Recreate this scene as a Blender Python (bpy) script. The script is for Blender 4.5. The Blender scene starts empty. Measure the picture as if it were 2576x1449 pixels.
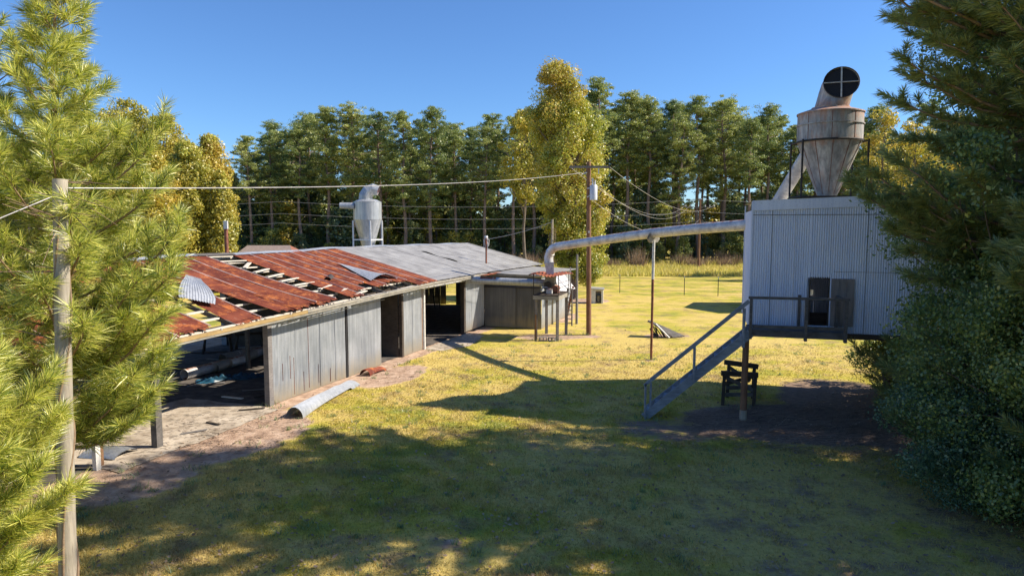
import bpy, math, random
import numpy as np
from mathutils import Vector, Matrix
random.seed(7); rng = np.random.default_rng(7)
R = math.radians
S = bpy.context.scene
COL = S.collection

# ------------------------------------------------------------------ camera, sky, sun, exposure
FPX = 1717.0; PITCH = math.atan((724.5-565)/FPX); CAMH = 6.0
cam = bpy.data.cameras.new('camera'); camo = bpy.data.objects.new('camera', cam); COL.objects.link(camo)
camo.location = (0, 0, CAMH); camo.rotation_euler = (R(90)-PITCH, 0, 0)
cam.sensor_width = 36; cam.lens = 36*FPX/2576; cam.clip_end = 3000; cam.clip_start = 0.1
S.camera = camo
SUN_EL = R(38.5); SX, SY = 0.998, 0.055
w = bpy.data.worlds.new('World'); S.world = w; w.use_nodes = True
nt = w.node_tree; bg = nt.nodes['Background']
sky = nt.nodes.new('ShaderNodeTexSky'); sky.sky_type = 'NISHITA'; sky.sun_disc = False
sky.sun_elevation = SUN_EL; sky.sun_rotation = math.atan2(SX, SY); sky.altitude = 0
sky.air_density = 1.0; sky.dust_density = 0.0; sky.ozone_density = 6.0
tint = nt.nodes.new('ShaderNodeMix'); tint.data_type = 'RGBA'; tint.blend_type = 'MULTIPLY'; tint.inputs[0].default_value = 1; tint.inputs[7].default_value = (.58, .73, .90, 1)
nt.links.new(sky.outputs[0], tint.inputs[6]); nt.links.new(tint.outputs[2], bg.inputs[0]); bg.inputs[1].default_value = 0.096
sl = bpy.data.lights.new('sun', 'SUN'); so = bpy.data.objects.new('sun', sl); COL.objects.link(so)
sl.energy = 4.35; sl.angle = R(0.55); sl.color = (1.0, 0.90, 0.74)
sd = Vector((SX*math.cos(SUN_EL), SY*math.cos(SUN_EL), math.sin(SUN_EL)))
so.rotation_euler = sd.to_track_quat('Z', 'Y').to_euler(); so.location = (40, 5, 40)
S.view_settings.view_transform = 'Standard'; S.view_settings.look = 'None'
S.view_settings.exposure = 0.96; S.view_settings.gamma = 1.0
S.render.engine = 'CYCLES'
S.cycles.max_bounces = 6; S.cycles.diffuse_bounces = 3; S.cycles.transmission_bounces = 4; S.cycles.transparent_max_bounces = 4

# ------------------------------------------------------------------ placing helpers (photo survey: 2576 x 1449)
_F = np.array([0, math.cos(PITCH), -math.sin(PITCH)]); _U = np.array([0, math.sin(PITCH), math.cos(PITCH)]); _C = np.array([0, 0, CAMH])
def ray(u, v): return _F + np.array([1., 0, 0])*(u-1288)/FPX + _U*(724.5-v)/FPX
def G(u, v, z=0.0):
    r = ray(u, v); return _C + r*((z-CAMH)/r[2])
def YP(u, v, y):
    r = ray(u, v); return _C + r*(y/r[1])
BC = np.array([-8.05, 22.28, 0]); BA = np.array([.34, .9404, 0]); BB = np.array([.9404, -.34, 0])
def BP(s, b, z=0.0): return BC + BA*s + BB*b + np.array([0, 0, z])     # barn frame: along, outward, up

# ------------------------------------------------------------------ mesh helpers
def mesh_from(name, V, faces):
    me = bpy.data.meshes.new(name); me.from_pydata([tuple(map(float, v)) for v in V], [], faces); me.update(); return me
def poly_soup(name, P):            # P: (n,k,3) array -> n separate k-gons
    n, k, _ = P.shape
    me = bpy.data.meshes.new(name)
    me.vertices.add(n*k); me.vertices.foreach_set('co', P.reshape(-1).astype(np.float32))
    me.loops.add(n*k); me.loops.foreach_set('vertex_index', np.arange(n*k, dtype=np.int32))
    me.polygons.add(n); me.polygons.foreach_set('loop_start', np.arange(0, n*k, k, dtype=np.int32))
    me.polygons.foreach_set('loop_total', np.full(n, k, dtype=np.int32))
    me.update(calc_edges=True); return me
def npn(v): v = np.asarray(v, float); return v/ (np.linalg.norm(v)+1e-12)
def basis(d):
    d = npn(d); h = np.array([0, 0, 1.]) if abs(d[2]) < .95 else np.array([1., 0, 0])
    x = npn(np.cross(h, d)); y = np.cross(d, x); return x, y, d
class MB:
    def __init__(s): s.v = []; s.f = []; s.smooth = []; s.g = {}
    def add(s, V, F, sm=False):
        n = len(s.v); s.v += [tuple(map(float, p)) for p in V]
        for f in F: s.f.append(tuple(n+i for i in f)); s.smooth.append(sm)
        return s
    def hexa(s, P): # 8 pts: bottom 4 ccw, top 4
        return s.add(P, [(0,3,2,1),(4,5,6,7),(0,1,5,4),(1,2,6,5),(2,3,7,6),(3,0,4,7)])
    def box(s, c, size, ax=None):
        c = np.asarray(c, float); X, Y, Z = (np.eye(3) if ax is None else [npn(a) for a in ax])
        hx, hy, hz = np.array(size)/2
        return s.hexa([c+X*a*hx+Y*b*hy+Z*d*hz for d in (-1, 1) for a, b in ((-1,-1),(1,-1),(1,1),(-1,1))])
    def beam(s, p, q, wd, ht, up=(0, 0, 1)):
        p = np.asarray(p, float); q = np.asarray(q, float); d = npn(q-p); up = np.asarray(up, float)
        if abs(d@npn(up)) > .97: up = np.array([1., 0, 0])
        x = npn(np.cross(d, up)); y = np.cross(x, d)
        return s.hexa([r + x*a*wd/2 + y*b*ht/2 for r in (p, q) for a, b in ((-1,-1),(1,-1),(1,1),(-1,1))])
    def tube(s, pts, rad, seg=12, cap=True, sm=True):
        pts = [np.asarray(p, float) for p in pts]; n = len(pts)
        if not hasattr(rad, '__len__'): rad = [rad]*n
        V = []; px = None
        for i, p in enumerate(pts):
            d = npn(pts[min(i+1, n-1)]-pts[max(i-1, 0)])
            if px is None: x, y, _ = basis(d)
            else:
                x = npn(px - d*(px@d)); y = np.cross(d, x)
            px = x
            for k in range(seg):
                a = 2*math.pi*k/seg; V.append(p+(x*math.cos(a)+y*math.sin(a))*rad[i])
        F = [(i*seg+k, i*seg+(k+1) % seg, (i+1)*seg+(k+1) % seg, (i+1)*seg+k) for i in range(n-1) for k in range(seg)]
        s.add(V, F, sm)
        if cap:
            s.add([V[k] for k in range(seg)], [tuple(range(seg-1, -1, -1))]); s.add(V[-seg:], [tuple(range(seg))])
        return s
    def grid(s, fn, nu, nv, sm=False):
        V = [fn(i/nu, j/nv) for j in range(nv+1) for i in range(nu+1)]
        F = [(j*(nu+1)+i, j*(nu+1)+i+1, (j+1)*(nu+1)+i+1, (j+1)*(nu+1)+i) for j in range(nv) for i in range(nu)]
        return s.add(V, F, sm)
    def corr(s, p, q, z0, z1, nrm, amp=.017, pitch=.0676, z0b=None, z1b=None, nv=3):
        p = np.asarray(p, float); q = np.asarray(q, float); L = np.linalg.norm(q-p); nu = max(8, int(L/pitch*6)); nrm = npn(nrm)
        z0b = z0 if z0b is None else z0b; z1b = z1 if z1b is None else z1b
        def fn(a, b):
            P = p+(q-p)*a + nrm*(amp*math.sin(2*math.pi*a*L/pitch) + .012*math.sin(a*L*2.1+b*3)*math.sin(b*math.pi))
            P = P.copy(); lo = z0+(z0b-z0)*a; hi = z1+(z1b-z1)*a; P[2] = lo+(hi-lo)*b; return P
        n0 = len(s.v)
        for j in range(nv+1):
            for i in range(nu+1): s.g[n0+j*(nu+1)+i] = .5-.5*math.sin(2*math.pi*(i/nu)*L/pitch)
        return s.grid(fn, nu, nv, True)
    def build(s, name, mat, parent=None, base=None):
        if base is not None: V = [tuple(np.array(p)-np.array(base)) for p in s.v]
        else: V = s.v
        me = mesh_from(name, V, s.f)
        me.polygons.foreach_set('use_smooth', s.smooth); me.materials.append(mat)
        if s.g: at = me.attributes.new('groove_shade', 'FLOAT', 'POINT'); at.data.foreach_set('value', [s.g.get(i, 0.) for i in range(len(s.v))])
        return link(name, me, parent, base)
def link(name, me, parent=None, base=None):
    o = bpy.data.objects.new(name, me); COL.objects.link(o)
    if base is not None: o.location = tuple(map(float, base))
    if parent is not None:
        o.parent = parent
        if parent.parent is None: o.matrix_parent_inverse = Matrix.Translation(-parent.location)
    return o
def tag(o, label=None, cat=None, group=None, kind=None):
    if label: o['label'] = label
    if cat: o['category'] = cat
    if group: o['group'] = group
    if kind: o['kind'] = kind
    return o
def thing(name, loc, label, cat, group=None):
    o = bpy.data.objects.new(name, None); COL.objects.link(o); o.location = tuple(map(float, loc)); o.empty_display_size = .3
    return tag(o, label, cat, group)
def copy_thing(o, loc, rz=0, sc=1.0, label=None):
    c = o.copy(); COL.objects.link(c); c.location = tuple(map(float, loc)); c.rotation_euler = (0, 0, rz)
    c.scale = (sc, sc, sc) if not hasattr(sc, '__len__') else sc
    if label: c['label'] = label
    for ch in list(o.children):
        d = ch.copy(); COL.objects.link(d); d.parent = c; d.matrix_parent_inverse = ch.matrix_parent_inverse.copy()
    return c

# ------------------------------------------------------------------ materials
class NT:
    def __init__(s, name):
        s.m = bpy.data.materials.new(name); s.m.use_nodes = True; s.t = s.m.node_tree; s.N = s.t.nodes; s.N.clear()
        s.out = s.N.new('ShaderNodeOutputMaterial')
        tc = s.N.new('ShaderNodeTexCoord'); s.obj = tc.outputs['Object']
        s.sep = None
    def L(s, a, b): s.t.links.new(a, b)
    def put(s, inp, v):
        if isinstance(v, bpy.types.NodeSocket): s.L(v, inp)
        elif isinstance(v, (tuple, list)) and inp.type == 'RGBA': inp.default_value = (*v[:3], 1)
        else: inp.default_value = v
    def map(s, sc=(1, 1, 1), loc=(0, 0, 0), rot=(0, 0, 0)):
        m = s.N.new('ShaderNodeMapping'); m.inputs['Scale'].default_value = sc; m.inputs['Location'].default_value = loc
        m.inputs['Rotation'].default_value = rot; s.L(s.obj, m.inputs[0]); return m.outputs[0]
    def noise(s, scale, detail=4, vec=None, rough=.55, dist=0):
        n = s.N.new('ShaderNodeTexNoise'); n.inputs['Scale'].default_value = scale; n.inputs['Detail'].default_value = detail
        n.inputs['Roughness'].default_value = rough; n.inputs['Distortion'].default_value = dist
        s.L(vec if vec is not None else s.obj, n.inputs['Vector']); return n.outputs['Fac']
    def ramp(s, fac, stops, interp='LINEAR'):
        r = s.N.new('ShaderNodeValToRGB'); e = r.color_ramp.elements; r.color_ramp.interpolation = interp
        while len(e) < len(stops): e.new(.5)
        for i, (p, c) in enumerate(stops):
            e[i].position = p; e[i].color = (*c, 1) if hasattr(c, '__len__') else (c, c, c, 1)
        s.put(r.inputs[0], fac); return r.outputs[0]
    def mix(s, a, b, fac, blend='MIX'):
        n = s.N.new('ShaderNodeMix'); n.data_type = 'RGBA'; n.blend_type = blend
        s.put(n.inputs[0], fac); s.put(n.inputs[6], a); s.put(n.inputs[7], b); return n.outputs[2]
    def math(s, op, a, b=0.0, clamp=False):
        n = s.N.new('ShaderNodeMath'); n.operation = op; n.use_clamp = clamp; s.put(n.inputs[0], a); s.put(n.inputs[1], b); return n.outputs[0]
    def xyz(s, i):
        if s.sep is None: s.sep = s.N.new('ShaderNodeSeparateXYZ'); s.L(s.obj, s.sep.inputs[0])
        return s.sep.outputs[i]
    def attr(s, name):
        a = s.N.new('ShaderNodeAttribute'); a.attribute_name = name; return a.outputs['Fac']
    def island(s):
        g = s.N.new('ShaderNodeNewGeometry'); return g.outputs['Random Per Island']
    def objrand(s):
        g = s.N.new('ShaderNodeObjectInfo'); return g.outputs['Random']
    def princ(s, col, rough=.6, metal=0.0, bump=None, bstr=.3, bdist=.02, spec=.5):
        p = s.N.new('ShaderNodeBsdfPrincipled'); s.put(p.inputs['Base Color'], col); s.put(p.inputs['Roughness'], rough)
        s.put(p.inputs['Metallic'], metal); p.inputs['Specular IOR Level'].default_value = spec
        if bump is not None:
            b = s.N.new('ShaderNodeBump'); b.inputs['Strength'].default_value = bstr; b.inputs['Distance'].default_value = bdist
            s.L(bump, b.inputs['Height']); s.L(b.outputs[0], p.inputs['Normal'])
        s.L(p.outputs[0], s.out.inputs[0]); return s.m
    def leaf(s, col, trans=.35, gl=.06, tcol=None):
        d = s.N.new('ShaderNodeBsdfDiffuse'); t = s.N.new('ShaderNodeBsdfTranslucent'); g = s.N.new('ShaderNodeBsdfGlossy')
        g.inputs['Roughness'].default_value = .45; g.inputs['Color'].default_value = (.9, .9, .9, 1)
        s.put(d.inputs[0], col); s.put(t.inputs[0], tcol if tcol is not None else col)
        m1 = s.N.new('ShaderNodeMixShader'); m1.inputs[0].default_value = trans; s.L(d.outputs[0], m1.inputs[1]); s.L(t.outputs[0], m1.inputs[2])
        m2 = s.N.new('ShaderNodeMixShader'); m2.inputs[0].default_value = gl; s.L(m1.outputs[0], m2.inputs[1]); s.L(g.outputs[0], m2.inputs[2])
        s.L(m2.outputs[0], s.out.inputs[0]); return s.m

def m_galv(name, c0=(.30, .31, .32), c1=(.50, .51, .52), rust=0.0, mud=False, metal=.35, rough=.42, streak=(9, 9, .5), ramp_pos=(.35, .65)):
    t = NT(name)
    st = t.noise(1.0, 5, t.map(streak), .6)
    big = t.noise(.9, 4, None, .6)
    f = t.math('ADD', t.math('MULTIPLY', st, .6), t.math('MULTIPLY', big, .4))
    col = t.ramp(f, [(ramp_pos[0], c0), (ramp_pos[1], c1)])
    fine = t.noise(28, 3); col = t.mix(col, (.18, .17, .16), t.ramp(fine, [(.55, 0.), (.8, .45)]))
    col = t.mix(col, (.09, .09, .10), t.math('MULTIPLY', t.math('POWER', t.attr('groove_shade'), 2.0), .17))  # shading of the corrugation put into the colour as darker grooves
    rmask = None
    if rust > 0:
        rn = t.noise(1.3, 6, t.map((3.2, 3.2, .35)), .7)
        rmask = t.ramp(rn, [(.72-rust*.25, 0.), (.78-rust*.22, .9)])
        rc = t.ramp(t.noise(14, 4), [(.3, (.12, .035, .018)), (.7, (.30, .10, .04))])
        col = t.mix(col, rc, rmask)
    if mud:
        z = t.xyz(2); mm = t.math('SUBTRACT', .75, z); mm = t.math('ADD', t.math('MULTIPLY', mm, 1.3), t.math('MULTIPLY', t.math('SUBTRACT', st, .5), 1.2), True)
        col = t.mix(col, (.40, .33, .20), t.math('MULTIPLY', mm, .75, True))
    return t.princ(col, rough, metal, t.noise(40, 3), .08, .01)
def m_rust(name):
    t = NT(name)
    a = t.noise(.9, 5, None, .6); b = t.noise(7, 5, None, .7); c = t.noise(2.4, 6, None, .75, .4)
    col = t.ramp(a, [(.3, (.10, .024, .015)), (.5, (.17, .040, .022)), (.7, (.26, .075, .040))])
    col = t.mix(col, (.50, .16, .045), t.ramp(c, [(.50, 0.), (.66, .9)]))
    col = t.mix(col, (.66, .44, .26), t.math('MULTIPLY', t.ramp(b, [(.60, 0.), (.72, 1.)]), t.ramp(c, [(.50, 0.), (.62, .8)])))
    col = t.mix(col, (.05, .018, .012), t.ramp(t.noise(22, 4), [(.55, 0.), (.8, .6)]))
    col = t.mix(col, (.48, .34, .27), t.ramp(t.noise(1.0, 6, t.map((1.1, 9, 9), (0, 0, 0), (0, 0, .35)), .7), [(.60, 0.), (.70, .55)]))
    return t.princ(col, .75, .05, t.noise(30, 4), .25, .01, .3)
def m_wood(name, c0, c1, grain=(3, 3, 30), dark=(.05, .04, .03), rough=.85):
    t = NT(name); g = t.noise(1.5, 6, t.map(grain), .65); b = t.noise(2.2, 4)
    col = t.ramp(t.math('ADD', t.math('MULTIPLY', g, .6), t.math('MULTIPLY', b, .4)), [(.35, c0), (.65, c1)])
    col = t.mix(col, dark, t.ramp(t.noise(2.0, 5, t.map([x*1.7 for x in grain]), .7), [(.56, 0.), (.72, .7)]))
    return t.princ(col, rough, 0, g, .35, .01, .25)
def m_plain(name, c, rough=.6, metal=0, var=.25, sc=6):
    t = NT(name); n = t.noise(sc, 5, None, .65)
    return t.princ(t.ramp(n, [(.3, tuple(x*(1-var) for x in c)), (.7, tuple(min(1, x*(1+var)) for x in c))]), rough, metal, t.noise(sc*6, 3), .15, .01)

M = {}
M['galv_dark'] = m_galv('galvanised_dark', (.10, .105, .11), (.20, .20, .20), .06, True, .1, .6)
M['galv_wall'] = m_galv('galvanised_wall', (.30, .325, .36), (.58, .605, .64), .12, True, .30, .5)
M['galv_shed'] = m_galv('galvanised_shed', (.62, .68, .84), (.78, .82, .93), .14, False, .0, .55, (12, 12, .3))
M['galv_sheet'] = m_galv('galvanised_loose', (.30, .32, .35), (.55, .57, .60), .03, False, .35, .38)
M['galv_roof'] = m_galv('galvanised_roof', (.27, .26, .25), (.47, .46, .44), .10, False, .25, .5, (1.2, 1.2, 6))
M['rust'] = m_rust('rusted_iron')
M['cyc_white'] = m_galv('cyclone_pale', (.26, .28, .31), (.56, .57, .58), .12, False, .35, .38)
def m_duct(name, rust):
    t = NT(name); st = t.noise(1.1, 6, t.map((2.2, 2.2, 2.2)), .7); col = t.ramp(st, [(.35, (.42, .41, .42)), (.6, (.70, .68, .66))])
    col = t.mix(col, (.20, .22, .28), t.ramp(t.noise(2.6, 5, None, .7), [(.56, 0.), (.68, .6)]))
    g = t.N.new('ShaderNodeNewGeometry'); sp = t.N.new('ShaderNodeSeparateXYZ'); t.L(g.outputs['Normal'], sp.inputs[0])
    up = t.math('ADD', sp.outputs[2], t.math('MULTIPLY', t.math('SUBTRACT', t.noise(5, 5), .5), .9))
    col = t.mix(col, (.33, .10, .04), t.ramp(up, [(.82, 0.), (.98, rust)]))
    col = t.mix(col, (.22, .07, .035), t.ramp(t.noise(3.1, 6, None, .75), [(.64, 0.), (.70, rust)]))
    return t.princ(col, .48, .2, t.noise(30, 3), .12, .01)
M['duct'] = m_duct('painted_duct', .85)
def m_cyc_big():
    t = NT('weathered_cyclone'); st = t.noise(1.0, 6, t.map((3.5, 3.5, .8)), .7)
    col = t.ramp(st, [(.32, (.17, .17, .175)), (.5, (.36, .355, .35)), (.66, (.60, .585, .565))])
    z = t.xyz(2); 
    n = t.math('MULTIPLY', t.math('SUBTRACT', t.noise(1.6, 5, t.map((2.5, 2.5, .5)), .7), .5), 1.5)
    top = t.math('SUBTRACT', 1.0, t.math('MULTIPLY', t.math('ABSOLUTE', t.math('SUBTRACT', z, 2.93)), 2.6), True)
    mid = t.math('SUBTRACT', 1.0, t.math('MULTIPLY', t.math('ABSOLUTE', t.math('SUBTRACT', z, 1.9)), 4.5), True)
    rm = t.math('ADD', t.math('MULTIPLY', t.math('ADD', top, t.math('MULTIPLY', mid, .45)), .62), t.math('MULTIPLY', n, 1.5), True)
    rc = t.ramp(t.noise(9, 5), [(.3, (.24, .06, .025)), (.7, (.60, .27, .12))])
    col = t.mix(col, rc, rm)
    col = t.mix(col, (.60, .58, .56), t.ramp(t.noise(1.7, 6, t.map((4, 4, .7)), .75), [(.60, 0.), (.68, .55)]))
    return t.princ(col, .6, .15, t.noise(25, 4), .2, .01)
M['cyc_big'] = m_cyc_big()
M['wood_grey'] = m_wood('weathered_wood_grey', (.13, .12, .12), (.27, .25, .24))
M['wood_pale'] = m_wood('pale_batten_wood', (.50, .45, .38), (.72, .66, .57), (3, 3, 9), (.25, .2, .15))
M['wood_brown'] = m_wood('brown_wood', (.14, .075, .04), (.28, .16, .09), (9, 9, .8))
M['pole_wood'] = m_wood('utility_pole_wood', (.16, .08, .05), (.30, .17, .10), (14, 14, .6), (.05, .03, .02))
M['pole_grey'] = m_wood('old_pole_wood', (.24, .21, .17), (.44, .39, .31), (16, 16, .6), (.10, .08, .06))
M['stair_wood'] = m_wood('stair_wood', (.17, .19, .22), (.33, .36, .40), (2, 8, 8), (.07, .07, .07))
M['rail_wood'] = m_wood('rail_wood', (.07, .065, .06), (.17, .155, .145), (3, 9, 9))
M['door_wood'] = m_wood('plank_door_wood', (.17, .15, .14), (.30, .26, .24), (7, 7, .8), (.08, .06, .05))
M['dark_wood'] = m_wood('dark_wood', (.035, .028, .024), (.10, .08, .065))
M['gutter'] = m_wood('gutter_painted', (.20, .19, .165), (.38, .35, .29), (2, 2, 8), (.18, .09, .05), .6)
M['gutter_tan'] = m_wood('gutter_board_tan', (.28, .19, .08), (.45, .32, .15), (2, 2, 8), (.2, .12, .06), .7)
M['black'] = m_plain('dark_interior', (.012, .012, .014), .9)
M['blackmesh'] = m_plain('dark_wire_mesh', (.018, .019, .024), .85, 0, .5, 60)
M['iron'] = m_plain('angle_iron', (.055, .048, .045), .7, .3, .4)
M['rustiron'] = m_plain('rusty_pipe_iron', (.20, .075, .045), .7, .2, .5, 5)
M['white'] = m_plain('white_paint', (.66, .66, .67), .55, 0, .15)
M['seam'] = m_plain('sunlit_lap_edge', (.78, .56, .48), .6, .1, .3, 3)  # edge catching the sun, its brightness put into a pale colour
M['white_pole'] = m_plain('white_flaking_paint', (.60, .58, .54), .6, 0, .3, 9)
M['grey_tank'] = m_plain('transformer_grey', (.58, .60, .64), .35, .1, .08)
M['porcelain'] = m_plain('insulator_white', (.62, .62, .66), .3)
M['tarp'] = m_plain('blue_tarp', (.018, .075, .13), .4, 0, .8, 5)
M['wire'] = m_plain('cable_pale', (.45, .43, .42), .4, .3)
M['wire_far'] = m_plain('cable_far', (.36, .36, .37), .5, .4)
M['block'] = m_plain('concrete_block', (.26, .24, .22), .9)
M['machine'] = m_plain('machine_paint', (.30, .27, .21), .7, .1, .7, 5)
M['gum_bark'] = m_plain('bark_dark', (.12, .10, .08), .9)
M['roof_brown'] = m_plain('brown_shingles', (.24, .19, .17), .9, 0, .2, 5)
M['brick'] = m_plain('brick_gable', (.22, .09, .06), .9, 0, .3, 10)
M['bark_pine'] = m_wood('pine_bark', (.15, .105, .085), (.34, .25, .20), (9, 9, 2.2), (.03, .02, .017))
M['bark_grey'] = m_wood('grey_bark', (.11, .09, .075), (.23, .19, .16), (8, 8, 2), (.04, .03, .03))
M['twig'] = m_wood('twig_bark', (.20, .13, .08), (.36, .25, .16), (6, 6, 6))
M['vine'] = m_wood('vine_stem', (.18, .12, .08), (.32, .23, .15), (9, 9, 9))
M['tpost'] = m_plain('fence_post_green', (.05, .07, .06), .6, .2)
def m_leaves(name, stops, trans=.35, gl=.05, sc=.35, isl=.35, dark=0):
    t = NT(name)
    f = t.math('ADD', t.math('MULTIPLY', t.noise(sc, 3), .75), t.math('MULTIPLY', t.math('SUBTRACT', t.island(), .5), isl))
    f = t.math('ADD', f, t.math('MULTIPLY', t.math('SUBTRACT', t.objrand(), .5), .22))
    f = t.math('ADD', f, .12)
    return t.leaf(t.ramp(f, stops), trans, gl)
M['needle_near'] = m_leaves('pine_needles_sunny', [(.20, (.14, .22, .03)), (.45, (.58, .64, .07)), (.72, (.88, .84, .22))], .42, .10, 1.6, .9)  # sunlit brightness is put into these needle colours
M['needle_shade'] = m_leaves('pine_needles_shaded', [(.25, (.13, .21, .10)), (.5, (.24, .34, .13)), (.78, (.42, .44, .14))], .45, .06, .8, .6)  # darker needle copy for the shaded trees, shade put into the colour
M['far_pine'] = m_leaves('far_pine_foliage', [(.25, (.13, .20, .065)), (.5, (.27, .33, .09)), (.75, (.50, .50, .13))], .42, .05, .25, .45)
M['understory'] = m_leaves('understory_foliage', [(.25, (.12, .17, .06)), (.5, (.26, .31, .08)), (.78, (.60, .54, .13))], .45, .04, .3, .45)
M['under_blue'] = m_leaves('dark_understory_foliage', [(.25, (.10, .16, .09)), (.5, (.19, .26, .12)), (.78, (.42, .42, .14))], .45, .04, .3, .45)
M['autumn'] = m_leaves('autumn_foliage_golden', [(.25, (.24, .26, .04)), (.46, (.46, .41, .06)), (.66, (.64, .49, .08)), (.88, (.60, .36, .10))], .4, .05, .22, .35)
M['sweetgum'] = m_leaves('yellow_green_foliage', [(.24, (.20, .27, .035)), (.48, (.37, .42, .05)), (.66, (.55, .51, .07)), (.86, (.60, .42, .09))], .46, .07, .16, .4)
M['sweetgum_top'] = m_leaves('rusty_foliage', [(.3, (.40, .42, .055)), (.58, (.56, .46, .075)), (.88, (.56, .32, .09))], .4, .05, .3, .4)
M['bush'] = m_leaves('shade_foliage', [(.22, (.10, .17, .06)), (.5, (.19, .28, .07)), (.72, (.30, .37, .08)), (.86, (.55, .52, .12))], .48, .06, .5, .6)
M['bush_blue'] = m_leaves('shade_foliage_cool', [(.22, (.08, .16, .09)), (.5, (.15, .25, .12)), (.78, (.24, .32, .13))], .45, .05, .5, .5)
def ground_color(t):
    big = t.noise(.16, 5, None, .6); mid = t.noise(.9, 5, None, .65); fine = t.noise(9, 4, None, .7)
    streak = t.noise(.5, 4, t.map((.35, 2.2, 1)), .6)
    c_ = lambda n, k: t.math('MULTIPLY', t.math('SUBTRACT', n, .5), k)
    f = t.math('ADD', t.math('ADD', c_(big, .85), c_(t.noise(.42, 4, None, .6), .8)), t.math('ADD', c_(mid, .6), c_(streak, .5)))
    f = t.math('ADD', f, .5)
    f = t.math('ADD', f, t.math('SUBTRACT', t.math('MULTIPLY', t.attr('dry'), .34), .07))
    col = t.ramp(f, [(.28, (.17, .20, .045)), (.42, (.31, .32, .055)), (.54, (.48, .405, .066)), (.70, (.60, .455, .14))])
    col = t.mix(col, (.30, .20, .12), t.ramp(t.noise(.7, 6, None, .72), [(.52, 0.), (.66, .8)]))
    return col, fine, mid
def m_ground():
    t = NT('lawn_ground'); col, fine, mid = ground_color(t)
    col = t.mix(col, (.09, .10, .02), t.ramp(fine, [(.5, 0.), (.75, .5)]))
    dn = t.math('ADD', t.attr('dirt'), t.math('MULTIPLY', t.math('SUBTRACT', t.noise(1.7, 6, None, .7), .5), 1.1))
    dirt = t.ramp(t.noise(2.3, 6, None, .7), [(.3, (.24, .15, .105)), (.5, (.46, .32, .23)), (.7, (.62, .47, .36))])
    dirt = t.mix(dirt, (.07, .05, .04), t.ramp(t.noise(14, 4), [(.58, 0.), (.75, .7)]))
    col = t.mix(col, dirt, t.ramp(dn, [(.42, 0.), (.58, 1.)]))
    mn = t.math('ADD', t.attr('mulch'), t.math('MULTIPLY', t.math('SUBTRACT', t.noise(1.1, 6, None, .7), .5), 1.0))
    mul = t.ramp(t.noise(3.5, 6, t.map((1, 3, 1)), .75), [(.3, (.13, .09, .072)), (.55, (.27, .19, .15)), (.75, (.50, .36, .27))])
    col = t.mix(col, mul, t.ramp(mn, [(.40, 0.), (.60, .95)]))
    return t.princ(col, .95, 0, t.math('ADD', t.noise(16, 5, None, .7), mid), .6, .06, .15)
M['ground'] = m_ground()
def m_blade(name, tint=None):
    t = NT(name); col, fine, mid = ground_color(t)
    col = t.mix(col, (.50, .40, .16), t.ramp(t.island(), [(.55, 0.), (1., .6)]))
    col = t.mix(col, (.09, .14, .02), t.ramp(t.island(), [(0., .6), (.35, 0.)]))
    return t.leaf(col, .3, .03)
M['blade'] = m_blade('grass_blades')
M['tallgrass'] = m_leaves('tall_meadow_grass', [(.25, (.46, .44, .08)), (.5, (.62, .56, .13)), (.75, (.70, .58, .22))], .5, .03, .12, .5)
M['drybrush'] = m_leaves('dry_brush', [(.25, (.20, .14, .09)), (.5, (.34, .24, .16)), (.75, (.45, .34, .24))], .3, .03, .12, .6)
M['straw'] = m_leaves('pine_straw', [(.25, (.10, .065, .045)), (.5, (.22, .15, .11)), (.8, (.42, .33, .25))], .1, .03, .3, .9)
def m_slab():
    t = NT('concrete_slab'); a = t.noise(1.1, 6, None, .7)
    col = t.ramp(a, [(.3, (.24, .19, .14)), (.5, (.46, .39, .31)), (.7, (.62, .54, .44))])
    col = t.mix(col, (.06, .05, .045), t.ramp(t.noise(3.2, 6, None, .75), [(.52, 0.), (.66, .8)]))
    return t.princ(col, .9, 0, t.noise(12, 5), .4, .02, .2)
M['slab'] = m_slab()
M['slab_dark'] = m_plain('dirt_floor', (.10, .085, .075), .95, 0, .7, 2.5)
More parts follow.
